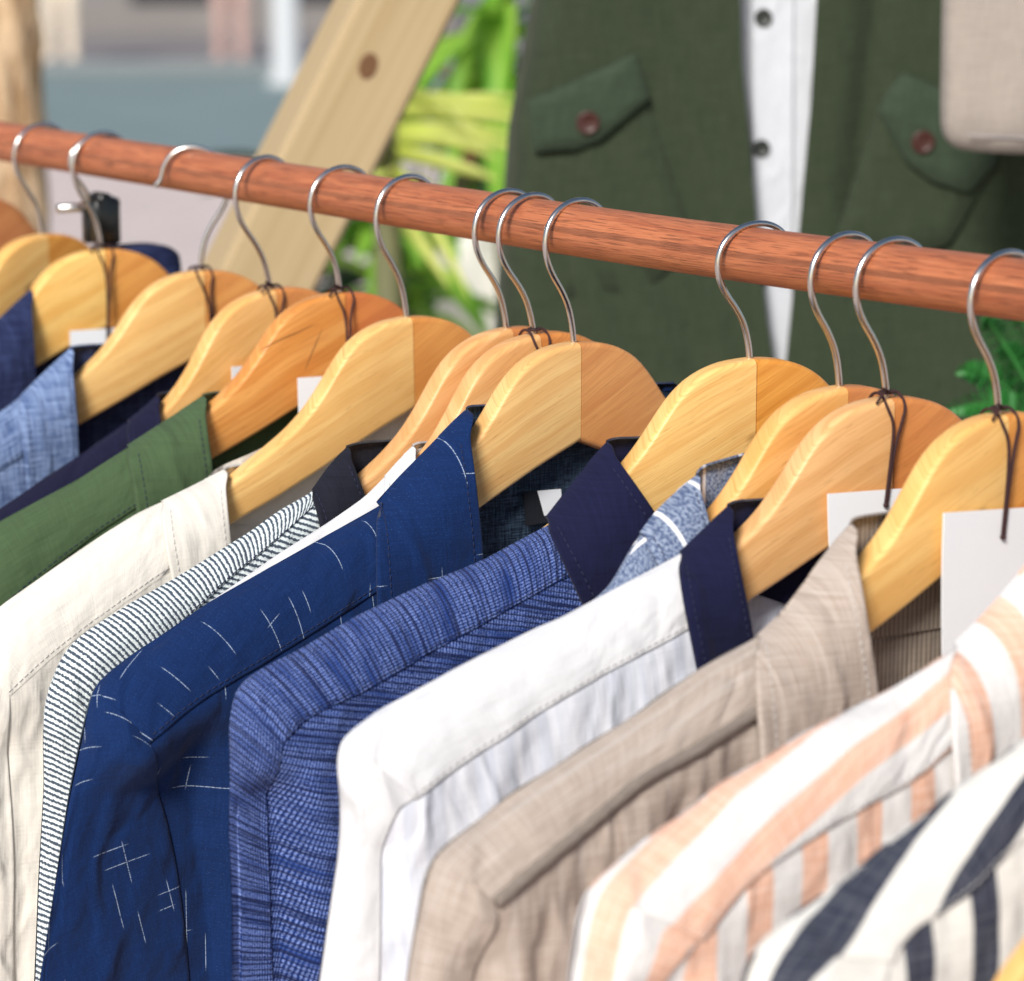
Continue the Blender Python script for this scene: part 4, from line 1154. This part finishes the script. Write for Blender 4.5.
# bark post, left edge
TZ = 3.6
c0 = at_depth(-8., 90., TZ); r_ = 47 / F * TZ
h = 120; w = 72; P = np.zeros((h, w, 3)); zs = np.linspace(GZ + .0, 2.0, h)
for i, z in enumerate(zs):
    t = np.linspace(0, 2 * math.pi, w, endpoint=False)
    rr = r_ * (1.12 - .05 * (z - GZ)) * (1 + .05 * np.sin(3 * t + z * 2) + .035 * np.sin(11 * t + 9 * np.sin(z * 3)) + .03 * RNG.normal(size=w) + .03 * np.sin(z * 60 + 2 * t))
    P[i, :, 0] = rr * np.cos(t); P[i, :, 1] = rr * np.sin(t); P[i, :, 2] = z - GZ
bark = NT('tan_bark'); tc = bark.n('ShaderNodeTexCoord').outputs[3]
n1 = bark.noise(bark.scale(tc, 40., 40., 14.), 1., 4., .7)
bark.col(bark.mix(bark.smooth(n1, .35, .65), (.36, .22, .11), (.62, .45, .28))); bark.set(Roughness=.9); bark.bump(n1, .01)
trk = empty('tree_trunk', (c0[0], c0[1], GZ)); tag(trk, 'tan rough barked tree trunk at the picture edge behind the rail', 'tree')
mb = MB(); mb.grid(P, None, close=True); mb.build('trunk', bark.mat, trk)

# ------------------------------------------------------------------ plants


def mat_leaf(name, c1, c2, trans=.35):
    g = NT(name); uv = g.uv(); n = g.noise(g.scale(uv, 60., 9.), 1., 3.)
    c = g.mix(g.smooth(n, .35, .65), c1, c2); g.col(c); g.set(Roughness=.45)
    tr = g.n('ShaderNodeBsdfTranslucent'); g.put(tr.inputs[0], c)
    ms = g.n('ShaderNodeMixShader', {0: trans}); g.t.links.new(g.bsdf.outputs[0], ms.inputs[1]); g.t.links.new(tr.outputs[0], ms.inputs[2]); g.t.links.new(ms.outputs[0], g.out.inputs[0])
    return g.mat


def strap(mb, base, d0, length, width, droop, k=14, twist=0., cup=.25, mi=0, tw0=0.):
    """arching strap leaf with a folded midrib"""
    d = np.array(d0, float); d /= np.linalg.norm(d); p = np.array(base, float)
    side = np.cross(d, ZUP); side = side / (np.linalg.norm(side) + 1e-9)
    rows = []; uv = []
    for i in range(k):
        t = i / (k - 1); wd_ = width * (math.sin(math.pi * min(1, .08 + t * .92)) ** .6) * (1 - t ** 3 * .5)
        up = np.cross(side, d); sd_ = side * math.cos(tw0 + twist * t) + up * math.sin(tw0 + twist * t); up2 = np.cross(sd_, d)
        rows.append([p - sd_ * wd_ * .5 + up2 * wd_ * cup, p - sd_ * wd_ * .25 + up2 * wd_ * cup * .3, p, p + sd_ * wd_ * .25 + up2 * wd_ * cup * .3, p + sd_ * wd_ * .5 + up2 * wd_ * cup])
        uv.append([(q * width, t * length) for q in (-.5, -.25, 0, .25, .5)])
        p = p + d * length / (k - 1); d = d + ZUP * (-droop / (k - 1)); d /= np.linalg.norm(d)
    mb.grid(np.array(rows), np.array(uv), mi)


lime = mat_leaf('lime_leaf', (.62, .74, .08), (.82, .86, .32), .25); mid = mat_leaf('fresh_green_leaf', (.12, .34, .02), (.34, .56, .08), .3); shade_leaf = mat_leaf('shade_green_leaf', (.008, .030, .006), (.02, .07, .012), .15)  # last leaf: near-black green, shade of the gaps put into its colour
pink = mat_leaf('pink_leaf', (.45, .08, .14), (.62, .22, .22))


def plant(name, px, py, z, label, n, rng, mat, length, width, spread=1., stemh=.9, group=None, elev=(.2, 1.2), laid=()):
    c = at_depth(px, py, z); root = empty(name, (c[0], c[1], GZ)); tag(root, label, 'plant', group)
    hb = c[2] - GZ
    mb = MB(); mb.tube(np.array([(0, 0, .22), (.012, 0, hb * .6), (0, 0, hb + .03)]), [.02, .017, .014], 10); mb.build('stem', mat_simple('green_brown_stem', (.12, .12, .05), .7), root)
    mb = MB(); th = np.linspace(0, 1, 8); mb.tube(np.array([(0, 0, .0), (0, 0, .01), (0, 0, .2), (0, 0, .24), (0, 0, .245)]), [.09, .10, .13, .14, .12], 24); mb.build('pot', mat_simple('terracotta_pot', (.32, .13, .07), .8), root)
    mb = MB()
    for i in range(n):
        a = rng.uniform(0, 6.283); e = rng.uniform(*elev); hh = hb + rng.uniform(-.12, .05)
        strap(mb, (0, 0, hh), (math.cos(a) * spread, math.sin(a) * spread, e), length * rng.uniform(.7, 1.15), width * rng.uniform(.7, 1.2), rng.uniform(.6, 1.9), twist=rng.uniform(-.8, .8))
    for (a, b, w_, dr) in laid:
        p0 = at_depth(*a, z); p1 = at_depth(*b, z); o_ = np.array([c[0], c[1], GZ])
        strap(mb, p0 - o_, (p1 - p0) / np.linalg.norm(p1 - p0) + ZUP * dr * .5, np.linalg.norm(p1 - p0), w_, dr, 18, cup=.12, twist=.3, tw0=.75)
    mb.build('leaves', mat, root)
    return root


r1 = np.random.default_rng(5)
plant('strap_leaf_plant', 385, 135, 3.3, 'lime green strap leaved plant between beam and jacket', 7, r1, lime, .16, .026, elev=(.05, .5), laid=[((355, 108), (528, 112), .030, .25), ((350, 116), (535, 124), .026, .22), ((350, 138), (520, 136), .028, .2), ((345, 146), (530, 150), .024, .25), ((372, 124), (520, 96), .022, .3),
    ((360, 150), (500, 182), .026, .25), ((362, 166), (480, 230), .026, .25), ((366, 176), (450, 290), .026, .2), ((385, 150), (470, 300), .024, .15), ((352, 128), (500, 160), .022, .3), ((400, 190), (505, 215), .022, .2)])
plant('strap_leaf_plant', 392, 225, 3.7, 'fresh green leafy plant low beside the beam', 40, r1, mid, .20, .04, elev=(.0, 1.2))
plant('strap_leaf_plant', 505, 15, 3.9, 'tall green plant with drooping leaves behind the jacket edge', 26, r1, mid, .34, .045, elev=(-.6, .6))
plant('strap_leaf_plant', 455, 95, 4.0, 'pink leaved plant glimpsed between beam and jacket', 9, r1, pink, .20, .03, elev=(-.2, 1.))
plant('strap_leaf_plant', 430, 300, 4.3, 'leafy plant behind lime plant with shade painted into its leaf colour', 60, r1, shade_leaf, .42, .045, elev=(-.2, 1.6))
# white block added to stand for the bright patch behind the plants
wc = at_depth(470., 200., 4.0); mb = MB(); wh = (at_depth(470., 232., 4.0)[2] - GZ) / 2; mb.box((0, 0, wh), RIGHT * .045, FH * .045, ZUP * wh, .01)
o = mb.build('white_block', mat_simple('white_block_paint', (.82, .81, .74), .8, .1, 3.), loc=(wc[0], wc[1], GZ), smooth=False); tag(o, 'narrow white block added as the bright patch behind the potted plants', 'wall')

# fern at the right edge
fr = mat_leaf('fern_green', (.02, .17, .03), (.08, .36, .07), .3)
fc = at_depth(1075., 470., 1.98); root = empty('fern', (fc[0], fc[1], GZ)); tag(root, 'green feathery fern at the right edge below the rail', 'plant')
mb = MB(); mb.tube(np.array([(0, 0, 0), (0, 0, .01), (0, 0, fc[2] - GZ - .06), (0, 0, fc[2] - GZ - .03)]), [.10, .11, .15, .14], 24); mb.build('pot', mat_simple('grey_pot', (.2, .2, .19), .8), root)
mb = MB(); r2 = np.random.default_rng(3)


def frond(p0, p1, p2, n=52, L=.0135):
    t = np.linspace(0, 1, n)[:, None]; C_ = (1 - t) ** 2 * p0 + 2 * t * (1 - t) * p1 + t ** 2 * p2
    mb.tube(C_, np.linspace(.0016, .0005, n), 6)
    T = np.gradient(C_, axis=0); T /= np.linalg.norm(T, axis=1)[:, None]
    for i in range(2, n):
        ll = L * math.sin(math.pi * (.12 + .86 * i / n)) ** .7
        for sg in (-1, 1):
            side = np.cross(T[i], FWD); side /= np.linalg.norm(side)
            d = side * sg + T[i] * .35 + r2.normal(size=3) * .10
            b = np.cross(d, T[i]); 
            strap(mb, C_[i], d, ll, .0042, .3, 6, cup=.12)


zc = fc - np.array([fc[0], fc[1], GZ])
for (a, b, c) in [((1080, 470), (1010, 380), (945, 412)), ((1075, 470), (1000, 330), (985, 318)), ((1080, 470), (1000, 360), (958, 372)), ((1085, 470), (1030, 320), (1012, 308)), ((1085, 470), (1060, 330), (1042, 320)), ((1080, 475), (1010, 410), (962, 440)), ((1090, 470), (1110, 340), (1090, 310)), ((1080, 470), (1020, 345), (1000, 350))]:
    q = [at_depth(*p, 1.98 + dz) - np.array([fc[0], fc[1], GZ]) for p, dz in zip((a, b, c), (0, r2.uniform(-.04, .04), r2.uniform(-.08, .08)))]
    frond(*q)
mb.build('fronds', fr, root)

# ------------------------------------------------------------------ light
L = -RIGHT * .30 - FH * .85 + ZUP * .66; L /= np.linalg.norm(L)
wld = bpy.data.worlds.new('World'); sc.world = wld; wld.use_nodes = True
nt = wld.node_tree; bgN = nt.nodes['Background']
sky = nt.nodes.new('ShaderNodeTexSky'); sky.sky_type = 'NISHITA'; sky.sun_disc = False
sky.sun_elevation = math.asin(L[2]); sky.sun_rotation = math.atan2(L[0], L[1]); sky.air_density = 1.0; sky.dust_density = 1.5; sky.ozone_density = .6
nt.links.new(sky.outputs[0], bgN.inputs[0]); bgN.inputs[1].default_value = .085
sun = bpy.data.lights.new('sun', 'SUN'); sun.energy = 3.1; sun.angle = math.radians(15); sun.color = (1., .968, .92)
so = bpy.data.objects.new('sun', sun); COL.objects.link(so); so.rotation_euler = Vector(L).to_track_quat('Z', 'Y').to_euler()
sc.view_settings.view_transform = 'Standard'; sc.view_settings.look = 'None'; sc.view_settings.gamma = 1.; sc.view_settings.exposure = .42
sc.cycles.max_bounces = 8; sc.cycles.diffuse_bounces = 4
try: sc.cycles.use_denoising = True
except Exception: pass
